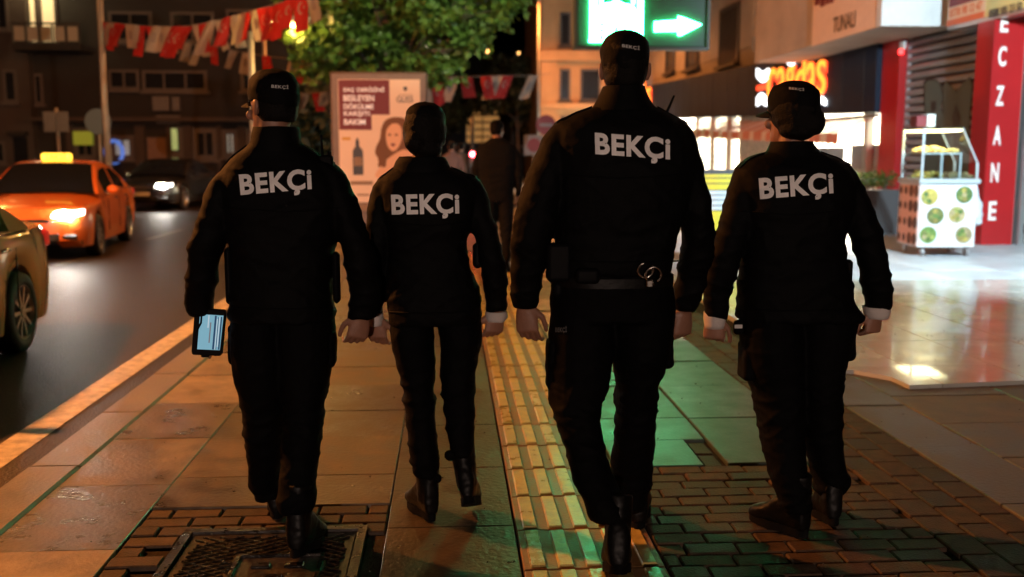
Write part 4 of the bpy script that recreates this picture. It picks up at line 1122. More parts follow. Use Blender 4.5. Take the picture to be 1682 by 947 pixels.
# ================================================================== left apartment block
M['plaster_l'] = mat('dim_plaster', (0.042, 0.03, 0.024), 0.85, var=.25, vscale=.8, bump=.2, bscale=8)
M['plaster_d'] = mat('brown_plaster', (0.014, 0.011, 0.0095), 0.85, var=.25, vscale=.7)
M['winframe'] = mat('pale_window_frame', (0.065, 0.052, 0.044), 0.6)
M['winglass'] = mat('dark_window_glass', (0.012, 0.013, 0.016), 0.12, spec=.6)
M['litwarm'] = mat('lit_room', (.5, .4, .25), .8, emit=(1.0, .72, .33), estr=.75)
M['litcold'] = mat('lit_shop_window', (.4, .5, .5), .8, emit=(.55, .75, .72), estr=.14)
M['litgreen'] = mat('lit_green_window', (.4, .5, .2), .8, emit=(.55, .80, .30), estr=.35)
M['litolive'] = mat('olive_lit_sign', (.3, .4, .05), .8, emit=(.35, .45, .04), estr=.22)
M['blue_neon'] = mat('blue_neon', (.1, .2, .6), .4, emit=(.12, .28, .95), estr=.55)
M['shopdoor'] = mat('wooden_shop_front', (.16, .09, .06), .6, var=.2)
M['signgrey'] = mat('grey_sign', (.10, .09, .085), .6, var=.1)
M['metal_d'] = mat('dark_rail', (.05, .045, .04), .5, metal=.5)

def wnd(parent, x0, x1, z0, z1, Y, glassm='winglass', fw=.09, depth=.14, mull=0, name='window'):
    """window on a wall facing -Y at Y: frame proud, glass recessed"""
    f = MB()
    f.bx(x0, x0 + fw, Y - .05, Y + .02, z0, z1); f.bx(x1 - fw, x1, Y - .05, Y + .02, z0, z1)
    f.bx(x0 + fw, x1 - fw, Y - .05, Y + .02, z0, z0 + fw); f.bx(x0 + fw, x1 - fw, Y - .05, Y + .02, z1 - fw, z1)
    for i in range(mull):
        x = lerp(x0, x1, (i + 1) / (mull + 1)); f.bx(x - .03, x + .03, Y - .045, Y + .02, z0 + fw, z1 - fw)
    w = f.build(name, M['winframe'], parent)
    MB().bx(x0 + fw, x1 - fw, Y - .012, Y - .006, z0 + fw, z1 - fw).build('pane', M[glassm], w)
    MB().bx(x0 - .08, x1 + .08, Y - .16, Y + .01, z0 - .09, z0 - .002).build('sill', M['winframe'], w)
    return w
YB = 34.0
ab = thing('apartment_block', 'dark apartment block with shop fronts and one lit balcony across the road', 'building', (0, YB, ZR))
ab.location = (0, 0, 0)
def bX(x, Y=YB): return onY(x, 250, Y).x
def bZ(y, Y=YB): return onY(400, y, Y).z
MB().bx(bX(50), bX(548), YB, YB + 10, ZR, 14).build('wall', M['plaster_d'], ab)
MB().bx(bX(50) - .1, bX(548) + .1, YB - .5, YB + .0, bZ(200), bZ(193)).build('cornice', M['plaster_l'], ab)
# lit balcony
bz0, bz1 = bZ(80), bZ(50)
bal = MB().bx(bX(58), bX(166), YB - 1.3, YB, bz0 - .2, bz0).build('balcony', M['plaster_d'], ab)
for i in range(6):
    x = lerp(bX(60), bX(164), i / 5); MB().bx(x - .025, x + .025, YB - 1.28, YB - 1.23, bz0, bz1).build('baluster', M['metal_d'], bal)
MB().bx(bX(58), bX(166), YB - 1.30, YB - 1.22, bz1, bz1 + .06).build('handrail', M['metal_d'], bal)
M['frost'] = mat('balcony_panel', (.30, .26, .20), .6)
for i in range(5):
    MB().bx(lerp(bX(60), bX(164), i / 5) + .05, lerp(bX(60), bX(164), (i + 1) / 5) - .05, YB - 1.26, YB - 1.24, bz0 + .08, bz1 - .06).build('balcony_panel', M['frost'], bal)
wb = wnd(ab, bX(56), bX(108), bz0 + .1, bz0 + 2.6, YB, 'litwarm', mull=1)
MB().bx(bX(72), bX(80), YB - .04, YB - .02, bz0 + .2, bz0 + 2.4).build('curtain', M['plaster_l'], wb)
lamp_light('balcony_light', 'POINT', (bX(75), YB - .6, bz0 + 2.3), 160, (1.0, .8, .42), ab, radius=.1)
MB().ell((bX(75), YB - .6, bz0 + 2.45), (.14, .14, .08)).build('balcony_lamp', M['litwarm'], ab, True)
for (x0, x1, y0, y1, mu) in ((185, 235, 148, 115, 1), (240, 345, 150, 116, 2), (190, 260, 70, 20, 1), (290, 360, 70, 20, 1), (400, 450, 150, 116, 1), (470, 530, 150, 116, 1), (180, 330, -30, -80, 2), (380, 500, 60, 15, 2)):
    wnd(ab, bX(x0), bX(x1), bZ(y0), bZ(y1), YB, 'winglass', mull=mu)
# shop fronts
for (x0, x1, y0, y1, gm) in ((122, 160, 262, 210, 'winglass'), (182, 222, 262, 222, 'litcold'), (242, 276, 278, 225, 'winglass'), (283, 303, 258, 208, 'winglass'), (318, 358, 262, 210, 'winglass'), (366, 392, 258, 212, 'litcold'), (405, 470, 262, 210, 'winglass')):
    w = wnd(ab, bX(x0), bX(x1), bZ(y0), bZ(y1), YB, gm, fw=.16, mull=1 if x1 - x0 > 25 else 0, name='shop_window')
for (x0, x1) in ((112, 122), (160, 180), (224, 240), (276, 283), (303, 317), (358, 366), (392, 404)):
    MB().bx(bX(x0), bX(x1), YB - .12, YB, ZR, bZ(205)).build('pilaster', M['plaster_l'], ab)
MB().bx(bX(126), bX(156), YB - .25, YB - .06, bZ(238), bZ(216)).build('shop_sign', M['litolive'], ab)
ring = MB().tube([(bX(189) + .28 * math.cos(a), YB - .1, bZ(249) + .36 * math.sin(a)) for a in [2 * math.pi * i / 20 for i in range(21)]], .06, 8).build('neon_ring', M['blue_neon'], ab, True)
MB().bx(bX(284), bX(293), YB - .1, YB - .02, bZ(246), bZ(211)).build('lit_panel', M['litgreen'], ab)
for (x0, x1, y0, y1) in ((257, 284, 182, 159), (289, 301, 182, 160), (262, 300, 203, 190)):
    MB().bx(bX(x0), bX(x1), YB - .2, YB - .03, bZ(y0), bZ(y1)).build('hanging_sign', M['signgrey'], ab)
dr = MB().bx(bX(244), bX(274), YB - .08, YB - .055, ZR, bZ(226)).build('shop_door', M['shopdoor'], ab)
# nearer house wing at the left edge
YW = 33.6
hw_ = thing('corner_house', 'brown plastered house at the left edge with narrow framed windows', 'building', (0, YW, ZR)); hw_.location = (0, 0, 0)
cX = lambda x: onY(x, 250, YW).x
cZ = lambda y: onY(40, y, YW).z
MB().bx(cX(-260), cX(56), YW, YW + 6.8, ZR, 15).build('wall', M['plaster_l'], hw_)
for (x0, x1, y0, y1) in ((13, 36, 168, 114), (-60, -25, 168, 114), (8, 30, 50, -10), (-60, -25, 50, -10)):
    wnd(hw_, cX(x0), cX(x1), cZ(y0), cZ(y1), YW)
dm = MB().bx(cX(24), cX(46), YW - .05, YW + .01, ZR, cZ(225)).build('door', M['winglass'], hw_)
MB().bx(cX(20), cX(50), YW - .35, YW + .01, cZ(222), cZ(216)).build('door_canopy', M['plaster_d'], hw_)
wnd(hw_, cX(-60), cX(10), cZ(268), cZ(232), YW, name='shop_window')
wnd(ab, bX(62), bX(78), bZ(172), bZ(122), YB)
# white notice boards on a post
nb = thing('notice_board', 'pair of pale notice boards on a post before the left shops', 'sign', (onY(97, 250, 26).x, 26.0, ZR))
MB().cyl((0, 0, 0), (0, 0, 2.7), .04, .04, 10).build('post', M['pole'], nb, True)
for (dx) in (-.17, .15): MB().bev((dx, -.05, 2.35), (.29, .03, .50), .008).build('board', M['signgrey'], nb)
ps = thing('parking_sign', 'round pale road sign standing by the slim grey pole', 'road sign', (onY(165, 250, 24).x, 24.0, ZR))
MB().cyl((0, 0, 0), (0, 0, 2.55), .03, .03, 10).build('post', M['pole'], ps, True)
MB().cyl((0, -.04, 2.3), (0, -.06, 2.3), .30, .30, 24).build('disc', mat('blue_grey_sign', (.08, .11, .13), .5), ps, 40)

# ================================================================== advertising display
M['adframe'] = mat('display_frame', (.16, .13, .12), .45, metal=.3, var=.1)
M['adwhite'] = mat('poster_paper', (.62, .52, .47), .6, emit=(1.0, .60, .40), estr=.14)
M['admaroon'] = mat('poster_maroon', (.09, .006, .010), .5, emit=(.32, .02, .03), estr=.17)
M['adtext'] = mat('poster_lettering', (.6, .55, .5), .5, emit=(1.0, .78, .68), estr=.42)
M['adblack'] = mat('poster_black', (.02, .016, .015), .4)
M['adyellow'] = mat('poster_yellow', (.5, .3, .05), .5, emit=(.6, .28, .04), estr=.12)
M['adskin'] = mat('poster_skin', (.5, .28, .18), .6, emit=(.85, .36, .18), estr=.25)
M['adhair'] = mat('poster_hair', (.12, .05, .025), .6, emit=(.30, .10, .04), estr=.12)
M['adgrey'] = mat('poster_small_print', (.25, .2, .18), .6)
YA = 15.0
a0, a1 = onY(541, 117, YA), onY(702, 117, YA)
bb_ = thing('advertising_display', 'tall lit street poster of a hair product with maroon headline, under the tree', 'billboard', ((a0.x + a1.x) / 2, YA, 0))
AW = a1.x - a0.x; AT = a0.z
cx0 = (a0.x + a1.x) / 2
U = lambda x: onY(x, 230, YA).x - cx0
Z = lambda y: onY(620, y, YA).z
MB().bev((0, .12, (AT + .62) / 2 + .0), (AW, .24, AT - .62), .03).build('casing', M['adframe'], bb_)
MB().bev((0, .12, .34), (AW * .45, .2, .68), .02).build('leg', M['adframe'], bb_)
MB().bev((0, .12, .03), (AW * .7, .36, .06), .01).build('foot', M['adframe'], bb_)
x0, x1 = U(557), U(691)
po = MB().bx(x0, x1, -.012, .01, Z(332), Z(130)).build('poster', M['adwhite'], bb_)
def ad(name, mm, pts, lay=1):
    return MB().slabpoly([(U(x), -.012 - .003 * lay, Z(y)) for x, y in pts], (0, .0025, 0)).build(name, M[mm], po)
ad('headline_panel', 'admaroon', [(558, 131), (641, 131), (641, 188), (611, 188), (611, 213), (558, 213)])
for s, x, y, w, h in (('SAÇ DERİSİNİ', 566, 147, 67, 10), ('BESLEYEN', 566, 161, 50, 10), ('DÖKÜLME', 566, 174, 49, 10), ('KARŞITI', 566, 187, 42, 10), ('BAKIM', 566, 200, 35, 9)):
    text('lettering', s, frame((U(x + w / 2), -.019, Z(y)), (1, 0, 0), (0, 0, 1)), M['adtext'], po, 1.0, .02, .001, fit=((U(x + w) - U(x)), Z(y - h / 2) - Z(y + h / 2)))
text('lettering', 'GLISS', frame((U(666), -.019, Z(163)), (1, 0, 0), (0, 0, 1)), M['adblack'], po, 1.0, .005, .001, fit=(U(680) - U(653), Z(158) - Z(168)))
ad('emblem', 'adblack', [(664, 142), (670, 142), (670, 147), (667, 150), (664, 147)])
ad('headline_rule', 'adgrey', [(655, 155), (679, 155), (679, 156), (655, 156)])
ad('badge', 'adyellow', [(562, 225), (576, 225), (576, 230), (562, 230)])
ad('bottle', 'adblack', [(579, 287), (596, 287), (596, 248), (593, 243), (590, 240), (590, 232), (588, 226), (586, 226), (584, 232), (584, 240), (581, 243), (579, 248)])
ad('bottle_label', 'adgrey', [(581, 272), (594, 272), (594, 258), (581, 258)], 2)
ad('fine_print', 'adgrey', [(574, 297), (611, 297), (611, 303), (574, 303)]); ad('fine_print', 'adgrey', [(585, 318), (605, 318), (605, 321), (585, 321)])
# model in the photograph: long wavy hair round a face and a bare shoulder
def curve(pts, k=4): return [tuple(p) for p in dense([list(p) for p in pts] + [list(pts[0])], k)][:-1]
ad('portrait_hair', 'adhair', curve([(646, 192), (634, 197), (627, 210), (624, 228), (618, 240), (616, 252), (622, 262), (620, 272), (628, 276), (640, 268), (652, 262), (668, 262), (680, 240), (678, 210), (664, 194)]))
ad('portrait_shoulder', 'adskin', curve([(634, 262), (622, 276), (616, 290), (640, 296), (690, 296), (690, 262), (668, 246), (652, 250)]), 2)
ad('portrait_face', 'adskin', curve([(644, 203), (636, 212), (634, 226), (637, 240), (645, 248), (654, 242), (660, 228), (660, 212), (654, 203)]), 3)
ad('portrait_lips', 'admaroon', curve([(641, 237), (645, 235), (650, 237), (645, 240)]), 4)
for ex in (640, 651): ad('portrait_eye', 'adhair', curve([(ex - 3, 221), (ex, 219), (ex + 3, 221), (ex, 223)]), 4)
ad('portrait_lock', 'adhair', curve([(630, 206), (626, 226), (620, 246), (622, 268), (632, 274), (634, 256), (630, 240), (633, 222)]), 4)
MB().bx(x0, x1, -.02, -.012, Z(346), Z(334)).build('lower_strip', M['adgrey'], bb_)

# ================================================================== trees
M['leaf'] = mat('maple_leaf', (0.065, 0.125, 0.02), 0.5, var=.45, vscale=3)
b = M['leaf'].node_tree.nodes['Principled BSDF']; b.inputs['Transmission Weight'].default_value = 0.0; b.inputs['Subsurface Weight'].default_value = 0.0
M['leafd'] = mat('dark_leaf', (0.035, 0.045, 0.015), 0.55, var=.4, vscale=3)
M['bark'] = mat('bark', (0.08, 0.06, 0.045), 0.85, var=.3, vscale=12, bump=.6, bscale=30)
def leaf_tree(name, label, base, h, clumps, nleaf, size, lm, group=None, trunk=.14, seed=3):
    rnd = random.Random(seed)
    t = thing(name, label, 'tree', base, 0, group)
    top = V((0, 0, h))
    tk = MB().tube([(0, 0, 0), (.05, .02, h * .35), (-.03, .05, h * .7), (0, 0, h)], [trunk, trunk * .8, trunk * .6, trunk * .3], 12)
    for (c, r) in clumps:
        c = V(c); s = V((0, 0, min(h * .85, max(h * .3, c.z - r * .9))))
        mid = s.lerp(c, .55) + V((0, 0, -.1)); tk.tube([s, mid, c], [trunk * .42, trunk * .26, trunk * .08], 7)
        for k in range(4):
            e = c + V((rnd.uniform(-1, 1), rnd.uniform(-1, 1), rnd.uniform(-.6, .8))) * r * .8
            tk.tube([mid, mid.lerp(e, .5) + V((0, 0, .08)), e], [trunk * .16, trunk * .1, trunk * .03], 5)
    tk.build('trunk', M['bark'], t, True)
    cr = MB(); tot = sum(r ** 2 for c, r in clumps)
    for (c, r) in clumps:
        c = V(c); n = int(nleaf * r * r / tot)
        subs = [(c + V((rnd.gauss(0, 1), rnd.gauss(0, 1), rnd.gauss(0, .8))).normalized() * r * rnd.uniform(.35, 1.0), r * rnd.uniform(.2, .38)) for _ in range(16)]
        for i in range(n):
            sc, sr = rnd.choice(subs)
            d = V((rnd.gauss(0, 1), rnd.gauss(0, 1), rnd.gauss(0, .6))); p = sc + d * sr * .55
            a = V((rnd.uniform(-1, 1), rnd.uniform(-1, 1), rnd.uniform(-.7, .25))).normalized(); u = a.cross(V((rnd.uniform(-1, 1), rnd.uniform(-1, 1), rnd.uniform(.2, 1)))).normalized()
            s = size * rnd.uniform(.65, 1.3); k = u.cross(a) * s * .16
            cr.add([p, p + a * s * .45 + u * s * .38 + k, p + a * s * .62 + u * s * .2, p + a * s, p + a * s * .62 - u * s * .2, p + a * s * .45 - u * s * .38 + k], [(0, 1, 2, 3), (0, 3, 4, 5)])
    me = bpy.data.meshes.new('crown'); me.from_pydata(cr.v, [], cr.f); me.update()
    link('crown', me, M[lm], t)
    return t
YT = 18.5
def tp(x, y, dy=0): 
    p = onY(x, y, YT + dy); return p
tb = V((onY(632, 250, YT).x, YT, 0))
cl = []
for (x, y, dy, r) in ((520, 72, 0, .62), (575, 60, -.3, .75), (640, 45, 0, .85), (700, 60, -.2, .8), (650, 95, .2, .62), (590, 108, .0, .55), (730, 100, 0, .5), (700, 122, -.1, .38), (770, 20, 0, .72), (815, -5, 0, .55), (500, 30, .3, .55), (560, 0, 0, .8), (640, -40, 0, 1.1), (720, -30, .2, 1.0), (560, -90, 0, 1.0), (700, -120, 0, 1.2), (505, 110, .2, .35), (760, 70, 0, .42), (540, 118, 0, .32), (620, -10, 1.2, .9), (690, 10, 1.2, .9), (835, -40, .1, .5)):
    p = tp(x, y, dy); cl.append((tuple(p - tb), r))
leaf_tree('street_tree', 'leafy green street tree spreading above the advertising display', tb, 5.2, cl, 12500, .17, 'leaf')
# ================================================================== bunting
M['flagred'] = mat('red_flag_cloth', (.30, .012, .010), .8)
M['flagwhite'] = mat('white_flag_cloth', (.26, .22, .185), .8)
M['flagprint'] = mat('flag_print', (.16, .13, .12), .8)
M['cord'] = mat('cord', (.15, .13, .11), .8)
def trans(m, k):          # thin cloth lets some light through
    nt = m.node_tree; b = nt.nodes['Principled BSDF']; o = [n for n in nt.nodes if n.type == 'OUTPUT_MATERIAL'][0]
    t = nt.nodes.new('ShaderNodeBsdfTranslucent'); mx = nt.nodes.new('ShaderNodeMixShader'); mx.inputs[0].default_value = k
    c = b.inputs['Base Color']
    if c.is_linked: nt.links.new(c.links[0].from_socket, t.inputs['Color'])
    else: t.inputs['Color'].default_value = c.default_value
    nt.links.new(b.outputs[0], mx.inputs[1]); nt.links.new(t.outputs[0], mx.inputs[2]); nt.links.new(mx.outputs[0], o.inputs['Surface'])
for k in ('flagred', 'flagwhite', 'leaf'): trans(M[k], .35)
def bunting(label, pts, flags, fw, fh, seed):
    """pts: cord points; flags: list of (t along, kind)"""
    rnd = random.Random(seed)
    pts = [V(p) for p in pts]
    r = thing('bunting', label, 'bunting', tuple(pts[0]), 0, 'flag strings across the street'); o0 = pts[0]
    L = [tuple(p) for p in dense([list(p - o0) for p in pts], 6)]
    MB().tube(L, .008, 5).build('cord', M['cord'], r)
    L = [V(p) for p in L]
    seg = [(b - a).length for a, b in zip(L, L[1:])]; tot = sum(seg)
    def at(t):
        d = t * tot
        for i, s in enumerate(seg):
            if d <= s: return L[i].lerp(L[i + 1], d / s), (L[i + 1] - L[i]).normalized()
            d -= s
        return L[-1], (L[-1] - L[-2]).normalized()
    for (t, kind) in flags:
        p, d = at(t); w = fw * rnd.uniform(.85, 1.1); h = fh * rnd.uniform(.85, 1.12)
        sway = V((rnd.uniform(-.8, .5), rnd.uniform(-.5, .4), 0)); cv = rnd.uniform(-.3, .3)
        nx, nz = 4, 5; vs = []; fs = []
        for j in range(nz + 1):
            for i in range(nx + 1):
                u, v = i / nx, j / nz
                vs.append(p + d * (u - .5) * w + V((0, 0, -h * v)) + sway * h * v * .6 + V((0, 1, 0)) * (cv * w * math.sin(u * 3.14 + v * 2) + .06 * h * math.sin(v * 3 + u * 4 + cv * 20)))
        for j in range(nz):
            for i in range(nx): a = j * (nx + 1) + i; fs.append((a, a + 1, a + nx + 2, a + nx + 1))
        f = MB().add(vs, fs).build('flag', M['flagred' if kind == 'r' else 'flagwhite'], r, True)
        if kind != 'b':
            # emblem: crescent and star on red, dark printed head on white
            def q(u, v, off=-.012):
                return p + d * (u - .5) * w + V((0, 0, -h * v)) + sway * h * v * .6 + V((0, 1, 0)) * (cv * w * math.sin(u * 3.14 + v * 2) + .06 * h * math.sin(v * 3 + u * 4 + cv * 20) + off)
            if kind == 'r':
                e = MB(); n = 14; A = []
                for i in range(n + 1):
                    a = R(40) + R(280) * i / n; A.append(q(.5 + .22 * math.cos(a), .38 + .16 * math.sin(a)))
                for i in range(n, -1, -1):
                    a = R(52) + R(256) * i / n; A.append(q(.555 + .18 * math.cos(a), .38 + .13 * math.sin(a)))
                for i in range(n): e.add([A[i], A[i + 1], A[2 * n - i], A[2 * n + 1 - i]], [(0, 1, 2, 3)])
                e.poly([q(.72 + (.09 if k % 2 == 0 else .035) * math.cos(R(36 * k)), .38 + (.065 if k % 2 == 0 else .026) * math.sin(R(36 * k))) for k in range(10)])
                e.build('emblem', M['flagwhite'], f)
            else:
                e = MB().poly([q(.5 + .2 * math.cos(a), .45 + .24 * math.sin(a) * (1 + .2 * math.cos(2 * a))) for a in [2 * math.pi * i / 12 for i in range(12)]])
                e.build('print', M['flagprint'], f)
    return r
def line(px, Ya, Yb): n = len(px) - 1; return [onY(x, y, lerp(Ya, Yb, i / n)) for i, (x, y) in enumerate(px)]
seq = 'rwrwrwrwrwrwrw'
rf = random.Random(77); long_flags = []; tt = .012
while tt < .985:
    long_flags.append((tt, rf.choice('rwrwrb'))); tt += rf.uniform(.026, .042)
bunting('long string of red and white flags from the slim grey pole to the tree', line([(166, 35), (215, 40), (260, 43), (310, 42), (360, 32), (410, 18), (460, 4), (520, -22)], 21, 16), long_flags, .33, .52, 5)
bunting('lower string of small flags crossing behind the first bunting', line([(300, 70), (340, 74), (390, 84), (440, 92), (490, 98), (540, 100)], 26, 22),
        [(.05, 'b'), (.14, 'b'), (.24, 'r'), (.38, 'w'), (.47, 'w'), (.60, 'r'), (.78, 'w'), (.87, 'r')], .36, .46, 9)
bunting('short string of flags beside the edge of the advertising display', line([(470, 148), (500, 153), (540, 150)], 26, 25), [(.1, 'r'), (.3, 'b'), (.5, 'w'), (.72, 'r'), (.9, 'w')], .34, .4, 11)
bunting('string of flags hanging over the dim street beyond the display', line([(690, 152), (735, 128), (770, 126), (820, 124), (870, 124), (905, 120)], 24, 26),
        [(.05, 'b'), (.13, 'r'), (.27, 'w'), (.36, 'r'), (.50, 'r'), (.58, 'w'), (.66, 'r'), (.85, 'w')], .34, .58, 12)
sp_ = thing('flag_post', 'orange lit post carrying bunting above the tablet officer', 'pole', (onY(440, 250, 24).x, 24, ZR))
MB().tube([(0, 0, 0), (0, 0, onY(440, 60, 24).z - ZR)], [.06, .045], 10).build('shaft', M['pole'], sp_, True)
MB().cyl((0, 0, 0), (0, 0, .12), .12, .1, 12).build('base', M['pole'], sp_, 40)

# ================================================================== green mosque sign on a post, with an added lamp above
YG = 12.0
M['ledboard'] = mat('sign_panel', (.004, .032, .018), .5)
M['led'] = mat('green_led', (.5, 1, .7), .3, emit=(.05, 1.0, .36), estr=LEDW)
M['ledoff'] = mat('sign_case', (.03, .04, .035), .5)
g0, g1 = onY(947, 82, YG), onY(1160, 72, YG)
gcx = (g0.x + g1.x) / 2
ms = thing('mosque_sign', 'glowing green sign with mosque outline and arrow pointing right, on a post', 'sign', (gcx, YG, 0))
GU = lambda x: onY(x, 40, YG).x - gcx
GZ = lambda y: onY(1050, y, YG).z
ztop_ = GZ(-42)
MB().bev((0, .06, (GZ(77) + ztop_) / 2), (g1.x - g0.x, .12, ztop_ - GZ(77)), .015).build('panel', M['ledboard'], ms)
rim = MB(); w2 = (g1.x - g0.x) / 2
for (a, b_, c, d) in ((-w2 - .03, -w2, GZ(77) - .03, ztop_ + .03), (w2, w2 + .03, GZ(77) - .03, ztop_ + .03)): rim.bx(a, b_, -.04, .14, c, d)
for (c, d) in ((GZ(77) - .03, GZ(77)), (ztop_, ztop_ + .03)): rim.bx(-w2, w2, -.04, .14, c, d)
rim.build('frame', M['ledoff'], ms)
MB().tube([(-.15, .22, 0), (-.15, .22, 3.0), (-.15, .22, 6.3)], [.085, .075, .055], 12).build('post', M['pole'], ms, True)
MB().cyl((-.15, .22, 0), (-.15, .22, .16), .16, .14, 14).build('base', M['pole'], ms, 40)
for z in (GZ(60), ztop_ - .15): MB().bx(-.24, -.06, .115, .20, z - .04, z + .04).build('bracket', M['pole'], ms)
MB().tube([(-.15, .22, 6.2), (-.15, .1, 6.45), (-.15, -.5, 6.5)], [.05, .04, .035], 10).build('added_lamp_arm', M['pole'], ms, True)  # lamp above the sign is added to light the tree
lh = MB().loft([[(-.15 + w * math.cos(a), -.4 - u, 6.5 + t * math.sin(a)) for a in [2 * math.pi * i / 12 for i in range(12)]] for u, w, t in ((0, .05, .04), (.12, .12, .06), (.4, .14, .06), (.6, .05, .03))]).build('lamp_head', M['pole'], ms, True)
MB().ell((-.15, -.68, 6.44), (.1, .18, .03)).build('lamp_glass', M['lampglow'], lh, True)
lamp_light('lamp_light', 'SPOT', (-.15, -.68, 6.38), POSTW, (.95, 1.0, .55), ms, (V(tb) + V((0, 0, 3.6)) - V((gcx - .15, YG - .68, 6.38))).to_track_quat('-Z', 'Y').to_euler(), spot=52, blend=.8, radius=.12)  # added beam aimed at the tree crown
def led(name, pts, y=-.045): return MB().slabpoly([(GU(x), y, GZ(yy)) for x, yy in pts], (0, .02, 0)).build(name, M['led'], ms)
led('arrow', [(1074, 36), (1112, 33), (1113, 26), (1119, 28), (1151, 40), (1118, 58), (1113, 58), (1112, 51), (1074, 52)])
# mosque: minarets, domes, arches and ground line as separate tubes of light
for (x0, x1) in ((968, 973), (976, 980), (1046, 1049), (1051, 1055)): led('minaret', [(x0, 66), (x1, 66), (x1, -14), ((x0 + x1) / 2, -30), (x0, -14)])
led('dome', [(981, 20), (984, 9), (993, 6), (1002, 5), (1008, 1), (1011, -8), (1014, 1), (1022, 6), (1032, 8), (1041, 12), (1044, 20)])
led('hall', [(981, 38), (981, 20.5), (1044, 20.5), (1044, 38)])
led('base_line', [(967, 70), (967, 66.5), (1057, 66.5), (1057, 70)])
for (x0, x1) in ((981, 985.5), (990.5, 998.5), (1000.5, 1005), (1018.5, 1024), (1026.5, 1034), (1037, 1044)): led('pier', [(x0, 66), (x1, 66), (x1, 38.5), (x0, 38.5)])
led('arch', [(1006, 42), (1006, 66), (1009, 66), (1009, 46), (1011.5, 43), (1014, 46), (1014, 66), (1017, 66), (1017, 42), (1011.5, 38.5)])
for y0 in (48, 58): led('screen', [(985.6, y0), (990.4, y0), (990.4, y0 - 4), (985.6, y0 - 4)]); led('screen', [(1034.1, y0), (1036.9, y0), (1036.9, y0 - 4), (1034.1, y0 - 4)])
for (x0, x1) in ((984, 989), (1036, 1041)): led('turret', [(x0, 8), (x1, 8), (x1, -4), ((x0 + x1) / 2, -14), (x0, -4)])

# ================================================================== right hand shops
XF = 9.0
M['wall_r'] = mat('beige_render', (0.40, 0.34, 0.28), 0.85, var=.18, vscale=.9, bump=.2, bscale=10)
M['fascia'] = mat('navy_fascia', (0.004, 0.012, 0.030), 0.6, spec=.25, var=.1, vscale=2)
M['red_clad'] = mat('red_cladding', (0.34, 0.012, 0.014), 0.32, var=.06, vscale=2)
M['redletter'] = mat('red_sign_letter', (.6, .03, .01), .4, emit=(1.0, .07, .02), estr=2.2)
M['orangeletter'] = mat('orange_sign_core', (.6, .2, .01), .4, emit=(1.0, .30, .03), estr=2.4)
M['whiteletter'] = mat('white_sign_mark', (.8, .8, .8), .4, emit=(.92, .96, 1.0), estr=3.0)
M['white_print'] = mat('white_lettering', (.78, .76, .74), .5)
M['silver'] = mat('brushed_aluminium', (.5, .5, .5), .35, metal=.8)
M['shutter'] = mat('steel_shutter', (.20, .215, .225), .42, metal=.2, var=.12, vscale=3)
M['graffiti'] = mat('spray_paint', (.05, .075, .068), .6)
M['graf_edge'] = mat('spray_outline', (.012, .008, .008), .6)
M['shopwall'] = mat('white_shop_wall', (.75, .72, .64), .7)
M['shopbrick'] = mat('pale_brick', (.62, .50, .40), .75, var=.2, vscale=9)
M['mortar'] = mat('mortar', (.30, .26, .22), .9)
M['tube'] = mat('shop_light_tube', (.9, .9, .85), .4, emit=(1.0, .93, .72), estr=TUBEW)
M['awning'] = mat('terracotta_awning', (.42, .11, .05), .8, var=.1)
M['awning2'] = mat('cream_awning', (.55, .40, .30), .8)
M['counter'] = mat('counter_front', (.7, .68, .6), .5)
M['planter'] = mat('grey_planter', (.05, .05, .055), .6)
sh = thing('shop_building', 'beige building with navy fascia shops, red pillars and rolling shutter', 'building', (XF, 20, 0)); sh.location = (0, 0, 0)
RX = lambda x, y: onX(x, y, XF)
y1467 = RX(1467, 120).y; yfar = RX(1062, 180).y
# upper floor wall and slabs
MB().bx(XF, XF + 6, 8.0, yfar + 6, 4.6, 14).build('upper_wall', M['wall_r'], sh)
MB().bx(XF + .02, XF + 6, 8.0, yfar + 6, 3.9, 4.58).build('lintel', M['wall_r'], sh)
# fascia along the street: bottom and top follow the photographed slope of the street
zb0, zb1 = RX(1467, 184).z, RX(1125, 194).z; zt0, zt1 = RX(1467, 66).z, RX(1200, 117).z
ya, yb = y1467, RX(1125, 194).y
fz = lambda y: zb0 + (zb1 - zb0) * (y - ya) / (yb - ya)
ft = lambda y: zt0 + (zt1 - zt0) * (y - ya) / (RX(1200, 117).y - ya)
yspl = RX(1188, 150).y
for (u0, u1, nm) in ((ya, yspl - .03, 'fascia'), (yspl + .03, yfar, 'fascia')):
    MB().add([(XF - .35, u0, fz(u0)), (XF - .35, u1, fz(u1)), (XF - .35, u1, ft(u1)), (XF - .35, u0, ft(u0)), (XF + .3, u0, fz(u0)), (XF + .3, u1, fz(u1)), (XF + .3, u1, ft(u1)), (XF + .3, u0, ft(u0))],
             [(0, 1, 2, 3), (4, 5, 6, 7), (0, 1, 5, 4), (3, 2, 6, 7), (0, 3, 7, 4), (1, 2, 6, 5)]).build(nm, M['fascia'], sh)
    k = u0 + .6
    while k < u1 - .2:
        MB().bx(XF - .36, XF - .345, k, k + .02, fz(k) + .05, ft(k) - .05).build('fascia_joint', M['graf_edge'], sh); k += 1.15
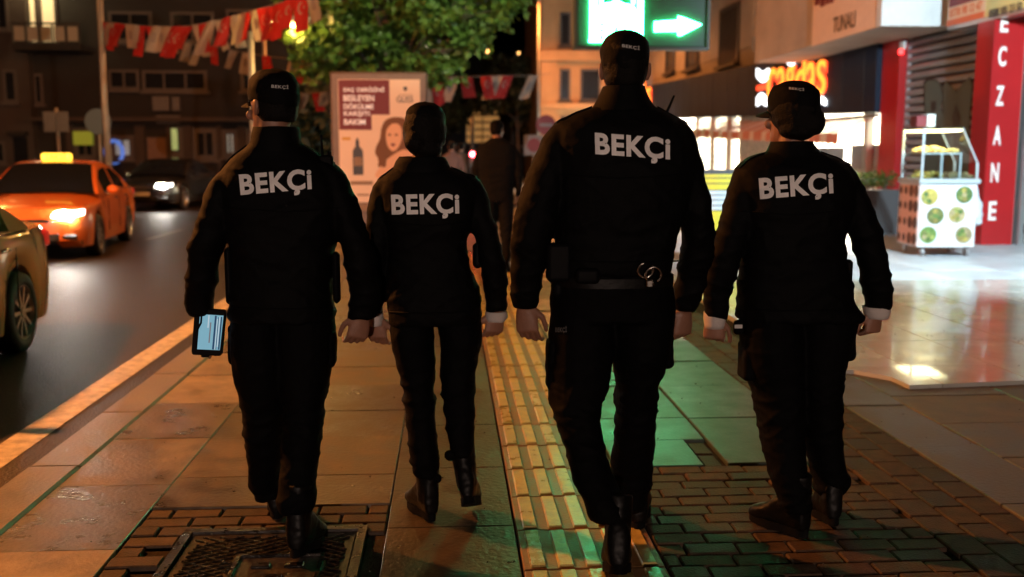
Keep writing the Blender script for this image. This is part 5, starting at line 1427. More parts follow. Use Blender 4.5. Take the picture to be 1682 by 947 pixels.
# lit shop sign "çağdaş" with its white tulip marks, twice along the fascia
def shop_sign(label, ref):
    """ref(x, y) maps a picture point of the near sign to a point on the fascia"""
    c = ref(1306, 130)
    s = thing('shop_sign', label, 'shop sign', tuple(c), 0, 'red and white lit signs on the fascia')
    def put(o): o.matrix_parent_inverse = Matrix.Translation(-c); return o
    X0 = c.x
    a, b_ = ref(1266, 130), ref(1361, 130)
    zc = (ref(1313, 100).z + ref(1313, 172).z) / 2
    for (dx, mm, bold, nm) in ((-.0, 'redletter', .035, 'lettering'), (-.03, 'orangeletter', -.004, 'letter_core')):
        pieces = 'cagdas'
        me_y = [(1264, 1277, 112, 168), (1279, 1293, 110, 167), (1294, 1308, 109, 172), (1310, 1326, 88, 166), (1328, 1343, 101, 165), (1345, 1360, 98, 155)]
        for chh, (x0, x1, y0, y1) in zip(pieces, me_y):
            p0, p1 = ref(x0, (y0 + y1) / 2), ref(x1, (y0 + y1) / 2); zz0, zz1 = ref((x0 + x1) / 2, y1).z, ref((x0 + x1) / 2, y0).z
            o = text(nm, chh, frame((X0 - .03 + dx, (p0.y + p1.y) / 2, (zz0 + zz1) / 2), (0, -1, 0), (0, 0, 1)), M[mm], s, 1.0, bold, .02 if mm == 'redletter' else .012, fit=(abs(p0.y - p1.y) * .98, zz1 - zz0))
            put(o)
    def cup(x0, x1, y0, y1, flip):
        pts = [(x0, y0), ((x0 + x1) / 2, y0 + (y1 - y0) * .3), (x1, y0), (x1, y0 + (y1 - y0) * .6), (lerp(x0, x1, .72), y0 + (y1 - y0) * .9), ((x0 + x1) / 2, y1), (lerp(x0, x1, .28), y0 + (y1 - y0) * .9), (x0, y0 + (y1 - y0) * .6)]
        if flip: pts = [(x, y0 + y1 - y) for x, y in pts]
        q = []
        for x, y in pts: p = ref(x, y); q.append(V((X0 - .05, p.y, p.z)))
        put(MB().slabpoly(q, (.05, 0, 0)).build('tulip_mark', M['whiteletter'], s))
    cup(1245, 1264, 112, 135, False); cup(1294, 1308, 93, 108, False); cup(1245, 1260, 152, 174, True); cup(1344, 1358, 158, 173, True)
    p0, p1 = ref(1246, 143), ref(1263, 143)
    put(MB().bx(X0 - .06, X0 - .01, p0.y, p1.y, ref(1254, 147).z, ref(1254, 139).z).build('red_bar', M['redletter'], s))
    return s
XS = XF - .36
near_ref = lambda x, y: onX(x, y, XS)
shop_sign('red lit shop sign with white tulip marks on the near navy fascia', near_ref)
dY = RX(1077, 160).y - RX(1360, 130).y; dZ = RX(1068, 160).z - RX(1352, 128).z
shop_sign('red lit shop sign farther down the navy fascia, mostly behind the tall officer', lambda x, y: near_ref(x, y) + V((0, dY, dZ)))
# storey above: windows with frames, drain pipe, balcony slab
def wndX(parent, ya_, yb_, z0, z1, gm='winglass', bars=0, name='window'):
    X = XF; f = MB(); fw = .1
    f.bx(X - .06, X + .02, ya_, ya_ + fw, z0, z1); f.bx(X - .06, X + .02, yb_ - fw, yb_, z0, z1); f.bx(X - .06, X + .02, ya_ + fw, yb_ - fw, z0, z0 + fw); f.bx(X - .06, X + .02, ya_ + fw, yb_ - fw, z1 - fw, z1)
    w = f.build(name, M['winframe'], parent)
    MB().bx(X - .012, X - .006, ya_ + fw, yb_ - fw, z0 + fw, z1 - fw).build('pane', M[gm], w)
    for i in range(bars):
        y = lerp(ya_, yb_, (i + 1) / (bars + 1)); MB().cyl((X - .09, y, z0), (X - .09, y, z1), .02, .02, 6).build('bar', M['metal_d'], w)
    MB().bx(X - .18, X + .01, ya_ - .08, yb_ + .08, z0 - .1, z0 - .002).build('sill', M['winframe'], w)
for (xa, xb, y0, y1, bars) in ((1215, 1183, 105, 10, 5), (1300, 1255, 62, -60, 2), (1150, 1128, 112, 30, 2), (1110, 1095, 118, 45, 0)):
    A, B = RX(xa, (y0 + y1) / 2), RX(xb, (y0 + y1) / 2)
    wndX(sh, A.y, B.y, RX((xa + xb) / 2, y0).z, RX((xa + xb) / 2, y1).z, bars=bars)
A = RX(1245, 60); MB().cyl((XF - .1, A.y, 4.4), (XF - .1, A.y, 12), .07, .07, 10).build('drain_pipe', M['wall_r'], sh, True)
A, B = RX(1325, 60), RX(1262, 90); MB().bx(XF - .5, XF, A.y, B.y, 4.66, 4.86).build('ledge', M['wall_r'], sh)
# projecting bay with the TUNALI board, its soffit and end face
YE = 17.2; XE = onY(1448, 43, YE).x
M['bay_board'] = mat('orange_lit_board', (.80, .60, .46), .6, var=.05)
M['bay_end'] = mat('white_cladding', (.62, .66, .66), .5, var=.05)
M['boardtext'] = mat('board_lettering', (.05, .04, .035), .6)
M['boardred'] = mat('board_maroon', (.16, .015, .02), .6)
zb_ = onY(1448, 42, YE).z; yb2 = onX(1333, 71, XE).y
bay = MB().bx(XE + .04, XF + 1, YE + .04, yb2 + 4, zb_ + .02, zb_ + 2.2).build('bay', M['wall_r'], sh)
MB().bx(XE, XE + .035, YE + .25, yb2, zb_, zb_ + 1.9).build('name_board', M['bay_board'], bay)
MB().bx(XE - .01, XF - .3, YE, YE + .035, zb_, zb_ + 1.9).build('end_panel', M['bay_end'], bay)
MB().bx(XE - .01, XE + .03, YE + .04, YE + .22, zb_, zb_ + 1.9).build('corner_panel', M['bay_end'], bay)
P0, P1 = onX(1369, 40, XE), onX(1405, 32, XE)
text('lettering', 'TUNALI', frame((XE - .004, (P0.y + P1.y) / 2, (P0.z + P1.z) / 2), (0, -1, 0), (0, 0, 1)), M['boardtext'], bay, 1, .01, .002, fit=(abs(P0.y - P1.y), onX(1387, 22, XE).z - onX(1387, 48, XE).z))
# maroon script above, cut by the top of the picture
for i, ch in enumerate('Kuruyemis'):
    pass
mz = onX(1380, 8, XE).z
mm_ = MB()
yy = yb2 - .1; k = 0
while yy > YE + .9:
    wv = random.uniform(.16, .3); hv = random.uniform(.2, .42); mm_.bev((XE - .004, yy - wv / 2, mz + .28 + random.uniform(-.02, .02)), (.01, wv, hv), .004); yy -= wv + random.uniform(.03, .09)
mm_.build('maroon_lettering', M['boardred'], bay)
# pharmacy signs over the shutter
XY = 8.42
M['signyellow'] = mat('yellow_sign', (.62, .55, .22), .5, var=.05)
M['signorange'] = mat('orange_stripe', (.55, .10, .015), .5)
M['signpeach'] = mat('peach_sign', (.62, .44, .28), .5)
pA, pB = onX(1556, 44, XY), onX(1620, 35, XY)
z_lo = min(pA.z, onX(1682, 27, XY).z) 
sb = MB().bx(XY, XY + .25, 12.6, pA.y, pA.z - .06, pA.z + 1.3).build('pharmacy_sign', M['silver'], sh)
ys_ = onX(1619, 20, XY).y
MB().bx(XY - .012, XY - .002, ys_ + .01, pA.y - .01, pA.z, pA.z + 1.2).build('peach_field', M['signpeach'], sb)
MB().bx(XY - .012, XY - .002, 12.7, ys_ - .01, pA.z, pA.z + 1.2).build('yellow_field', M['signyellow'], sb)
MB().bx(XY - .02, XY - .013, ys_ + .012, pA.y - .012, pA.z + .0, pA.z + .10).build('orange_stripe', M['signorange'], sb)
MB().bx(XY - .02, XY - .013, ys_ + .012, pA.y - .06, onX(1580, 7, XY).z, pA.z + 1.15).build('maroon_field', M['boardred'], sb)
def signtext(s, xa, xb, ya2, yb3, m, lay=.022):
    A, B = onX(xa, (ya2 + yb3) / 2, XY), onX(xb, (ya2 + yb3) / 2, XY)
    text('lettering', s, frame((XY - lay, (A.y + B.y) / 2, (onX((xa + xb) / 2, ya2, XY).z + onX((xa + xb) / 2, yb3, XY).z) / 2), (0, -1, 0), (0, 0, 1)), M[m], sb, 1, .012, .002, fit=(abs(A.y - B.y), onX((xa + xb) / 2, ya2, XY).z - onX((xa + xb) / 2, yb3, XY).z))
signtext('0508 181 23 50', 1627, 1680, 9, 23, 'boardtext')
signtext('0778 98 12 47', 1562, 1614, 8, 22, 'signorange', .016)
# red pillar with the vertical word
pl0, pl1 = onZ(1617, 400), onZ(1670, 402)
YPf = 15.3
XP = onY(1617, 300, YPf).x; XPr = onY(1668, 300, YPf).x
rp = MB().bx(XP, XPr, YPf, YPf + .5, 0, 3.9).build('red_pillar', M['red_clad'], sh)
MB().bx(XPr + .003, XPr + .012, YPf + .01, YPf + .5, 0, 3.88).build('edge_trim', M['silver'], rp)
for ch, yc in (('E', 36), ('C', 92), ('Z', 157), ('A', 222), ('N', 283), ('E', 346)):
    P = onY(1636 - (yc - 92) * .016, yc, YPf)
    text('lettering', ch, frame((onY(1636, 250, YPf).x, YPf - .006, P.z), (1, 0, 0), (0, 0, 1)), M['white_print'], rp, 1, .02, .003, fit=(.125, .30))
MB().bx(XPr + .05, XPr + .13, 15.2, 15.7, 0, 3.9).build('aluminium_edge', M['silver'], sh)
# second red pillar by the fascia
ry0, ry1 = RX(1497, 120).y, RX(1468, 120).y
MB().bx(XF - .25, XF + .3, ry0, ry1 - .02, 0, 4.0).build('red_pillar', M['red_clad'], sh)
M['redlamp'] = mat('red_alarm_lamp', (.6, .02, .02), .3, emit=(1.0, .03, .03), estr=8.0)
P = onX(1480, 85, XF - .3); al = MB().ell((XF - .3, P.y, P.z), (.05, .05, .05)).build('alarm_lamp', M['redlamp'], sh, True)
MB().bx(XF - .30, XF - .25, P.y - .09, P.y + .09, P.z + .05, P.z + .2).build('alarm_box', M['bay_end'], al)
# rolling shutter: one slat after another, with graffiti
XSH = 8.95
s0, s1 = YPf + .51, ry0 - .01
z = .02; slat = MB(); 
prof = [(0, 0), (-.05, .02), (-.06, .06), (-.04, .105), (-.0, .122)]
vs = []; fs = []
for j, yv in enumerate((s0, s1)):
    for (dx, dz) in prof: vs.append((dx, yv, dz))
fs = [(i, i + 1, i + 6, i + 5) for i in range(4)]
sme = MB().add(vs, fs).mesh('shutter_slat'); sme.materials.append(M['shutter'])
n = 0
while z < 3.72:
    o = bpy.data.objects.new('shutter_slat', sme); col.objects.link(o); o.parent = sh; o.location = (XSH, 0, z); z += .158; n += 1
MB().bx(XSH + .01, XSH + .05, s0, s1, 0, 4.0).build('slat_gap_shade', M['graf_edge'], sh)  # dark sheet stands in for the shade between slats
MB().bx(XSH - .05, XSH + .02, s0 - .0, s0 + .06, 0, 3.9).build('shutter_rail', M['silver'], sh); MB().bx(XSH - .05, XSH + .02, s1 - .06, s1, 0, 3.9).build('shutter_rail', M['silver'], sh)
def gq(x, y, lay): p = onX(x, y, XSH - .062 - lay); return p
def graf(name, pts, m, lay): 
    MB().slabpoly([gq(x, y, lay) for x, y in pts], (.002, 0, 0)).build(name, M[m], sh)
B_ = [(1520, 284), (1519, 136), (1526, 131), (1538, 132), (1546, 142), (1548, 160), (1544, 178), (1550, 190), (1552, 215), (1551, 250), (1546, 284)]
M_ = [(1552, 284), (1549, 215), (1550, 142), (1555, 134), (1562, 140), (1571, 152), (1582, 136), (1592, 128), (1597, 140), (1593, 180), (1590, 230), (1600, 248), (1602, 284)]
def grow(pts, k):
    cx = sum(p[0] for p in pts) / len(pts); cy2 = sum(p[1] for p in pts) / len(pts); return [(cx + (x - cx) * (1 + k), cy2 + (y - cy2) * (1 + k * .5)) for x, y in pts]
graf('graffiti_outline', grow(B_, .10), 'graf_edge', 0); graf('graffiti_letter', B_, 'graffiti', .004)
graf('graffiti_outline', grow(M_, .07), 'graf_edge', .001); graf('graffiti_letter', M_, 'graffiti', .005)
graf('graffiti_counter', [(1529, 166), (1537, 166), (1538, 180), (1530, 186)], 'graf_edge', .008)
graf('graffiti_counter', [(1564, 190), (1570, 170), (1577, 190), (1576, 240), (1566, 240)], 'graf_edge', .009)
# ---------- open shop under the fascia
yS0, yS1 = ry1, yfar + 3
XI = 14.0
MB().bx(XI, XI + .2, yS0, yS1, 0, 3.88).build('back_wall', M['shopwall'], sh)
MB().bx(XF + .4, XI, yS0 - .0, yS0 + .15, 0, 3.88).build('party_wall', M['shopwall'], sh)
MB().bx(XF + .4, XI, yS1, yS1 + .15, 0, 3.88).build('party_wall', M['shopwall'], sh)
MB().bx(XF + .4, XI, yS0 + .15, yS1, 3.3, 3.4).build('shop_ceiling', M['shopwall'], sh)
MB().bx(XF - .2, XI, yS0 + .15, yS1, 0.0, .05).build('shop_floor', M['plaza'], sh)
# pale brick pier between the shops, brick by brick
bp0, bp1 = RX(1262, 230).y, RX(1208, 230).y
pier = MB().bx(XF + .12, XF + .5, bp0, bp1, 0, 3.2).build('brick_pier', M['mortar'], sh)
bme = MB().bev((0, 0, 0), (.06, .235, .075), .008).mesh('brick'); bme.materials.append(M['shopbrick'])
z = .05; r = 0
while z < 2.75:
    y = bp0 + (.12 if r % 2 else .24)
    while y < bp1 - .11:
        if z > .55:
            o = bpy.data.objects.new('brick', bme); col.objects.link(o); o.parent = pier; o.location = (XF + .105 + random.uniform(-.008, .008), y, z); 
        y += .25
    z += .095; r += 1
for (xa, xb) in ((1199, 1190), (1172, 1164), (1145, 1140), (1420, 1414)):
    A, B = RX(xa, 230), RX(xb, 230); MB().bx(XF + .05, XF + .2, A.y, B.y, 0, 3.3).build('shop_post', M['silver'], sh)
# light tubes under the ceiling and along the front
for i in range(7):
    y = lerp(yS0 + 1.0, yS1 - 1.5, i / 6)
    MB().bx(XF + 1.4, XF + 1.55, y, y + 1.6, 3.2, 3.28).build('light_tube', M['tube'], sh)
    lamp_light('shop_light', 'AREA', (XF + 1.5, y + .8, 3.18), SHOPW, (1.0, .90, .68), sh, (0, R(-14), 0), size=(.3, 1.6))
# awning with scalloped stripes
ay0, ay1 = y1467 + .05, RX(1132, 205).y
k = 0; y = ay0
while y < ay1:
    zz = fz(y) - .02; c = 'awning' if k % 3 != 2 else 'awning2'
    w = .34
    MB().add([(XF - .30, y, zz - .10), (XF - .30, y + w, zz - .10), (XF - 1.05, y + w, zz - .40), (XF - 1.05, y, zz - .40), (XF - 1.06, y + w, zz - .60), (XF - 1.06, y + w * .5, zz - .66), (XF - 1.06, y, zz - .60)],
             [(0, 1, 2, 3), (3, 2, 4, 5, 6)]).build('awning_strip', M[c], sh); y += w; k += 1
MB().bx(XF - .3, XF - .22, ay0, ay1, fz(ay0) - .10, fz(ay0) - .02).build('awning_rail', M['silver'], sh)
# counters, shelves and goods in the lit shop
for (xa, xb, h, xo) in ((1455, 1380, 1.05, .2), (1350, 1290, 1.0, .5)):
    A, B = RX(xa, 300).y, RX(xb, 300).y
    c = MB().bx(XF + xo, XF + xo + .7, A, B, .05, h).build('counter', M['counter'], sh)
    MB().bx(XF + xo - .05, XF + xo + .75, A - .03, B + .03, h, h + .05).build('counter_top', M['silver'], c)
    MB().bx(XF + xo + .02, XF + xo + .05, A, B, h + .05, h + .6).build('display_glass', M['headoff'], c)
for i in range(9):
    y = lerp(RX(1460, 260).y, RX(1270, 260).y, i / 8)
    s_ = MB().bx(XI - .5, XI - .02, y, y + .9, .3, 2.5).build('shelf_unit', M['shopwall'], sh)
    for j in range(3):
        for q in range(4):
            cc = random.choice(['awning', 'signyellow', 'bay_end', 'boardred', 'planter'])
            MB().bev((XI - .54, y + .14 + q * .2, .62 + j * .62), (.14, .14, random.uniform(.2, .36)), .02).build('package', M[cc], s_)

# ---------- far corner building lit orange, and block closing the street
M['corner_w'] = mat('ochre_render', (0.42, 0.245, 0.12), 0.85, var=.2, vscale=.6, bump=.2, bscale=6)
YC = 46.0
cbX = lambda x: onY(x, 250, YC).x
cbd = thing('corner_building', 'ochre corner building with cornice behind the green sign', 'building', (0, YC, 0)); cbd.location = (0, 0, 0)
MB().bx(cbX(890), cbX(1062), YC, YC + 9, 0, 13).build('wall', M['corner_w'], cbd)
MB().bx(cbX(887), cbX(912), YC - .3, YC + 9, 0, 13.05).build('corner_pier', M['corner_w'], cbd)
MB().bx(cbX(885), cbX(1062), YC - .5, YC + .0, onY(900, 100, YC).z, onY(900, 84, YC).z).build('cornice', M['corner_w'], cbd)
MB().bx(cbX(886), cbX(1062), YC - .4, YC + .0, onY(900, 178, YC).z, onY(900, 170, YC).z).build('string_course', M['corner_w'], cbd)
for (x0, x1, y0, y1) in ((918, 936, 165, 112), (952, 985, 165, 112), (1000, 1040, 165, 112), (918, 936, 75, 20), (952, 985, 75, 20), (1000, 1040, 75, 20), (920, 950, 245, 190)):
    wnd(cbd, cbX(x0), cbX(x1), onY(900, y0, YC).z, onY(900, y1, YC).z, YC)
# wall lamp that washes it
wl_ = street_lamp(cbX(868), YC - 5.0, 7.6, 2600, 'street lamp on the pavement lighting the ochre corner building', arm=.6, ang=R(-60))
YD = 62.0
dX = lambda x: onY(x, 250, YD).x
eb = thing('end_building', 'low dark building closing the street with one banded lit window', 'building', (0, YD, 0)); eb.location = (0, 0, 0)
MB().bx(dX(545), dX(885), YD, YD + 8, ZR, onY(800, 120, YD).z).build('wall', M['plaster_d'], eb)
M['litamber'] = mat('lit_blind', (.5, .3, .1), .8, emit=(1.0, .46, .13), estr=.30)
w = wnd(eb, dX(764), dX(822), onY(800, 236, YD).z, onY(800, 177, YD).z, YD, 'litamber', mull=1)
for i in range(4):
    zz = lerp(onY(800, 236, YD).z, onY(800, 177, YD).z, (i + 1) / 5); MB().bx(dX(766), dX(820), YD - .07, YD - .03, zz - .05, zz + .05).build('blind_rail', M['shopdoor'], w)
for (x0, x1, y0, y1, gm) in ((840, 868, 240, 205, 'winglass'), (700, 740, 300, 265, 'litcold'), (565, 600, 240, 190, 'winglass'), (640, 690, 200, 150, 'winglass'), (700, 745, 180, 145, 'winglass')):
    wnd(eb, dX(x0), dX(x1), onY(800, y0, YD).z, onY(800, y1, YD).z, YD, gm)
# dark street trees before it
def blobtree(x, y, Y, r, label, seed):
    p = onY(x, y, Y); b_ = V((p.x, Y, 0)); c = p - b_
    cl = [((c.x + dx * r, dy * r, c.z + dz * r), r * k) for dx, dy, dz, k in ((0, 0, 0, .75), (-.6, .1, -.2, .55), (.6, 0, -.1, .55), (.1, -.3, .5, .55), (-.3, .2, .45, .5), (.3, .3, -.5, .45))]
    leaf_tree('dark_tree', label, b_, c.z, cl, 2600, .30, 'leafd', 'dark trees at the end of the street', .12, seed)
blobtree(850, 150, 52, 2.1, 'dark tree standing before the ochre corner building', 21)
blobtree(720, 170, 55, 2.0, 'dark tree behind the advertising display towards the banded window', 22)
blobtree(505, 200, 30, 1.1, 'small dark tree left of the advertising display', 23)

# ================================================================== hillside with far houses
hill_v = []; hill_f = []
NX, NY = 40, 14
for j in range(NY + 1):
    for i in range(NX + 1):
        X = lerp(-160, 160, i / NX); Y = lerp(75, 330, j / NY)
        hill_v.append((X, Y, -.3 + 34 * (j / NY) ** 1.15 + 4 * noise.noise(V((X * .02, Y * .02, 1))) * min(1, j / 3)))
for j in range(NY):
    for i in range(NX): a = j * (NX + 1) + i; hill_f.append((a, a + 1, a + NX + 2, a + NX + 1))
M['hillm'] = mat('dark_hillside', (.025, .026, .022), .95, var=.4, vscale=.2)
hill = MB().add(hill_v, hill_f).build('hill', M['hillm'], None, True); struct(hill)
M['houses'] = mat('far_house_wall', (.16, .15, .14), .9, var=.2)
M['roofm'] = mat('far_roof', (.10, .05, .04), .9)
def winlit(nm, c, e): M[nm] = mat(nm, (.4, .35, .3), .8, emit=c, estr=e)
winlit('far_amber_window', (1.0, .50, .14), 6.0); winlit('far_pale_window', (1.0, .80, .55), 5.0); winlit('far_dim_window', (.8, .75, .7), .35); winlit('far_blue_window', (.25, .55, 1.0), 5.0)
hb_ = BVHTree.FromPolygons([V(v) for v in hill_v], hill_f)
far = [((702, 75, 'far_pale_window', 2), (714, 78, 'far_amber_window', 3)), ((721, 69, 'far_dim_window', 3), (727, 78, 'far_dim_window', 4)), ((741, 92, 'far_amber_window', 4), (746, 88, 'far_amber_window', 4)), ((757, 88, 'far_pale_window', 4), (762, 80, 'far_amber_window', 4), (760, 97, 'far_pale_window', 3)),
       ((751, 64, 'far_dim_window', 10),), ((783, 65, 'far_dim_window', 6),), ((801, 84, 'far_amber_window', 4),), ((852, 87, 'far_amber_window', 3), (868, 86, 'far_amber_window', 3)), ((877, 73, 'far_blue_window', 4),), ((770, 61, 'far_dim_window', 5),)]
desc = ['with a pale and an amber window', 'with two faint windows', 'with two amber windows close together', 'with three lit windows in a cluster', 'with one broad faint window', 'with one small faint window, lower', 'with a single amber window', 'with two dim amber windows far apart', 'with a single blue window', 'with a small faint window on top']
for hs, ds in zip(far, desc):
    cx = sum(h[0] for h in hs) / len(hs); ly = max(h[1] for h in hs)
    d = ray(cx, ly + 5).normalized(); h = hb_.ray_cast(CAM, d)
    Y = h[0].y if h[0] is not None else 230.0
    w0 = onY(min(h2[0] for h2 in hs) - 7, ly, Y); w1 = onY(max(h2[0] for h2 in hs) + 7, ly, Y); zt = onY(cx, min(h2[1] for h2 in hs) - 5, Y).z
    hz = (h[0].z if h[0] is not None else 20.0)
    t = thing('far_house', 'far house on the dark hillside ' + ds, 'house', ((w0.x + w1.x) / 2, Y, hz), 0, 'lit houses on the hill'); lo = t.location.copy()
    W2 = (w1.x - w0.x) / 2
    MB().bx(-W2, W2, 0, 6, -3, zt - hz).build('wall', M['houses'], t)
    MB().add([(-W2 - .3, -.3, zt - hz), (W2 + .3, -.3, zt - hz), (W2 + .3, 6.3, zt - hz), (-W2 - .3, 6.3, zt - hz), (-W2 * .6, 3, zt - hz + 1.4), (W2 * .6, 3, zt - hz + 1.4)], [(0, 1, 5, 4), (1, 2, 5), (2, 3, 4, 5), (3, 0, 4), (0, 3, 2, 1)]).build('roof', M['roofm'], t)
    for (x, y, mm, sz) in hs:
        p = onY(x, y, Y) - lo; k = sz * Y / FPX / 2
        MB().bx(p.x - k, p.x + k, -.08, -.02, p.z - k * 1.1, p.z + k * 1.1).build('window', M[mm], t)
# ================================================================== street food cart
M['cartwhite'] = mat('cart_panel', (.55, .57, .60), .4, var=.03)
M['cartpink'] = mat('cart_side_panel', (.62, .36, .28), .5)
M['cartglass'] = glass('cart_glass')
M['cartmetal'] = mat('cart_blue_grey_metal', (.42, .50, .54), .35, metal=.4)
M['mussel'] = mat('mussels', (.10, .09, .10), .4)
M['corn'] = mat('golden_food', (.62, .46, .14), .6, var=.25, vscale=20)
M['lemon'] = mat('lemon_and_greens', (.24, .20, .04), .6, var=.5, vscale=20)
M['green1'] = mat('printed_green', (.06, .12, .02), .6, var=.6, vscale=26)
M['green2'] = mat('printed_yellow_green', (.15, .18, .04), .6, var=.6, vscale=30)
M['cream'] = mat('printed_cream', (.24, .20, .10), .6, var=.5, vscale=26)
M['brownp'] = mat('printed_brown', (.09, .035, .018), .6, var=.5, vscale=30)
M['bag'] = mat('white_plastic_bag', (.45, .47, .5), .5)
M['cartlight'] = mat('cart_led', (1, .9, .6), .4, emit=(1.0, .86, .45), estr=7.0)
cA, cB, cC = onZ(1505, 421, .015), onZ(1597, 419, .015), onZ(1457, 410, .015)
cart = thing('food_cart', 'white street food cart with glass case and round food pictures, on castors', 'food cart', (cA.x, cA.y, .015))
xw = (cB - cA); xw.z = 0; ang = math.atan2(xw.y, xw.x); cart.rotation_euler = (0, 0, R(-5))
CWd, CDp = .80, .80
zc0, zc1 = .13, 1.02
MB().bev((CWd / 2, CDp / 2, (zc0 + zc1) / 2), (CWd - .004, CDp, zc1 - zc0), .01).build('cabinet', M['cartwhite'], cart)
sp2 = MB().bx(-.008, .0, .03, CDp - .03, zc0 + .03, zc1 - .03).build('side_panel', M['cartpink'], cart)
MB().bev((CWd / 2, CDp / 2 - .01, zc1 + .035), (CWd + .05, CDp + .06, .07), .012).build('worktop', M['cartmetal'], cart)
for (u, v, mm) in ((.17, .80, 'lemon'), (.77, .83, 'green1'), (.29, .50, 'green2'), (.66, .52, 'cream'), (.18, .20, 'green1'), (.80, .20, 'cream')):
    d_ = MB().cyl((CWd * u, -.004, zc0 + (zc1 - zc0) * v), (CWd * u, -.010, zc0 + (zc1 - zc0) * v), .118, .118, 26).build('food_picture', M[mm], cart)
    for k in range(6):
        a = k * 1.05 + u * 9; rr = .062 if k else 0
        MB().cyl((CWd * u + rr * math.cos(a), -.010, zc0 + (zc1 - zc0) * v + rr * math.sin(a)), (CWd * u + rr * math.cos(a), -.0125, zc0 + (zc1 - zc0) * v + rr * math.sin(a)), .036, .034, 12).build('printed_piece', M[random.choice(['lemon', 'cream', 'green2', 'green1'])], d_)
for v in (.1, .36, .62, .86):
    for u in (.12, .36, .62, .86):
        MB().cyl((-.009, CDp * u, zc0 + (zc1 - zc0) * (v + .02)), (-.013, CDp * u, zc0 + (zc1 - zc0) * (v + .02)), .055 if u > .5 else .085, .055 if u > .5 else .085, 18).build('food_picture', M['brownp'], sp2)
for (x, y) in ((.10, .08), (CWd - .08, .08), (.10, CDp - .08), (CWd - .08, CDp - .08)):
    w = MB().cyl((x - .02, y, .06), (x + .02, y, .06), .06, .06, 18).build('castor', M['rim'], cart, 40)
    MB().bx(x - .03, x + .03, y - .03, y + .03, .11, .14).build('fork', M['trim'], w)
gz = zc1 + .07; gh = 1.72 - zc1
# glass case: posts, sloping front glass, shelf with food, roof
for (x, y, h) in ((.02, .02, gh), (.02, CDp - .02, gh), (CWd - .02, .02, .22), (CWd - .02, CDp - .02, .22), (.5, .02, gh), (.5, CDp - .02, gh)):
    if x == .5: continue
    MB().bx(x - .014, x + .014, y - .014, y + .014, gz, gz + h).build('case_post', M['cartmetal'], cart)
for y in (.02, CDp - .02): MB().tube([(.55, y, gz + gh), (CWd - .02, y, gz + .22)], .012, 6).build('case_rail', M['cartmetal'], cart)
MB().bx(0, .56, 0, CDp, gz + gh, gz + gh + .02).build('case_roof', M['cartglass'], cart)
MB().bx(.02, .54, .03, CDp - .03, gz + gh - .045, gz + gh - .02).build('case_light', M['cartlight'], cart)
MB().poly([(.55, .03, gz + gh), (.55, CDp - .03, gz + gh), (CWd - .02, CDp - .03, gz + .22), (CWd - .02, .03, gz + .22)]).build('sloping_glass', M['cartglass'], cart)
MB().poly([(.03, .018, gz), (CWd - .03, .018, gz), (CWd - .03, .018, gz + .22), (.55, .018, gz + gh), (.03, .018, gz + gh)]).build('front_glass', M['cartglass'], cart)
MB().bx(.04, .58, .05, CDp - .05, gz + .34, gz + .36).build('case_shelf', M['cartmetal'], cart)
for (x, y) in ((.56, .06), (.56, CDp - .06), (.30, .06)): MB().bx(x - .012, x + .012, y - .012, y + .012, gz, gz + .34).build('shelf_post', M['cartlight' if False else 'cartmetal'], cart)
lamp_light('case_lamp', 'AREA', (.28, CDp / 2, gz + gh - .05), 14, (1.0, .86, .5), cart, (0, 0, 0), size=(.45, .6))
def pile(name, x0, x1, y0, y1, z, n, r, mm, seed):
    rnd = random.Random(seed); mb = MB()
    for i in range(n):
        x, y = rnd.uniform(x0, x1), rnd.uniform(y0, y1); u = 1 - abs((x - (x0 + x1) / 2) / (x1 - x0) * 2) ** 2
        mb.ell((x, y, z + r * .6 + rnd.random() * u * r * 2.2), (r * rnd.uniform(.8, 1.3), r, r * rnd.uniform(.6, .9)), Matrix.Rotation(rnd.uniform(0, 3), 3, 'Z'), 8, 5)
    o = stuff(mb.build(name, M[mm], None, True)); o.location = cart.matrix_world.translation if False else cart.location; o.rotation_euler = cart.rotation_euler
    return o
tag(pile('corn_heap', .08, .54, .10, CDp - .1, gz + .36, 70, .032, 'corn', 1), 'heap of golden food on the upper shelf of the cart', 'food')
tag(pile('mussel_heap', .08, .40, .1, CDp - .1, gz, 50, .034, 'lemon', 2), 'heap of lemon and greens on the cart worktop', 'food')
tag(pile('dough_heap', .46, .82, .1, CDp - .1, gz, 45, .03, 'cream', 3), 'pale heap of food behind the sloping glass', 'food')
# bag hanging on the cart
bme = MB(); rows = []
bme.loft([[(CWd + .05 + rx * math.cos(a), .20 + ry * math.sin(a), z) for a in [2 * math.pi * i / 18 for i in range(18)]] for z, rx, ry in ((.42, .05, .05), (.46, .11, .10), (.58, .12, .11), (.74, .10, .09), (.86, .06, .05), (.97, .02, .03), (1.0, .015, .02))])
bm2 = remesh(bme, .014, 2, name='plastic_bag'); wrinkle(bm2, lambda p: .016 * N3(p, 9, 9, 9, 2) + .008 * N3(p, 24, 24, 24, 2))
bag = link('plastic_bag', bm2, M['bag'], None, True); bag.location = cart.location; bag.rotation_euler = cart.rotation_euler
tag(bag, 'white plastic bag hanging from the end of the food cart', 'bag')
# cartons standing on the cart roof
bx_ = thing('carton', 'small red and white carton standing on the roof of the food cart', 'box', tuple(cart.location + V((.02, .30, gz + gh + .02))))
MB().bev((.05, 0, .08), (.15, .2, .16), .01).build('red_half', M['boardred'], bx_); MB().bev((.19, 0, .09), (.12, .2, .18), .01).build('white_half', M['bay_end'], bx_)

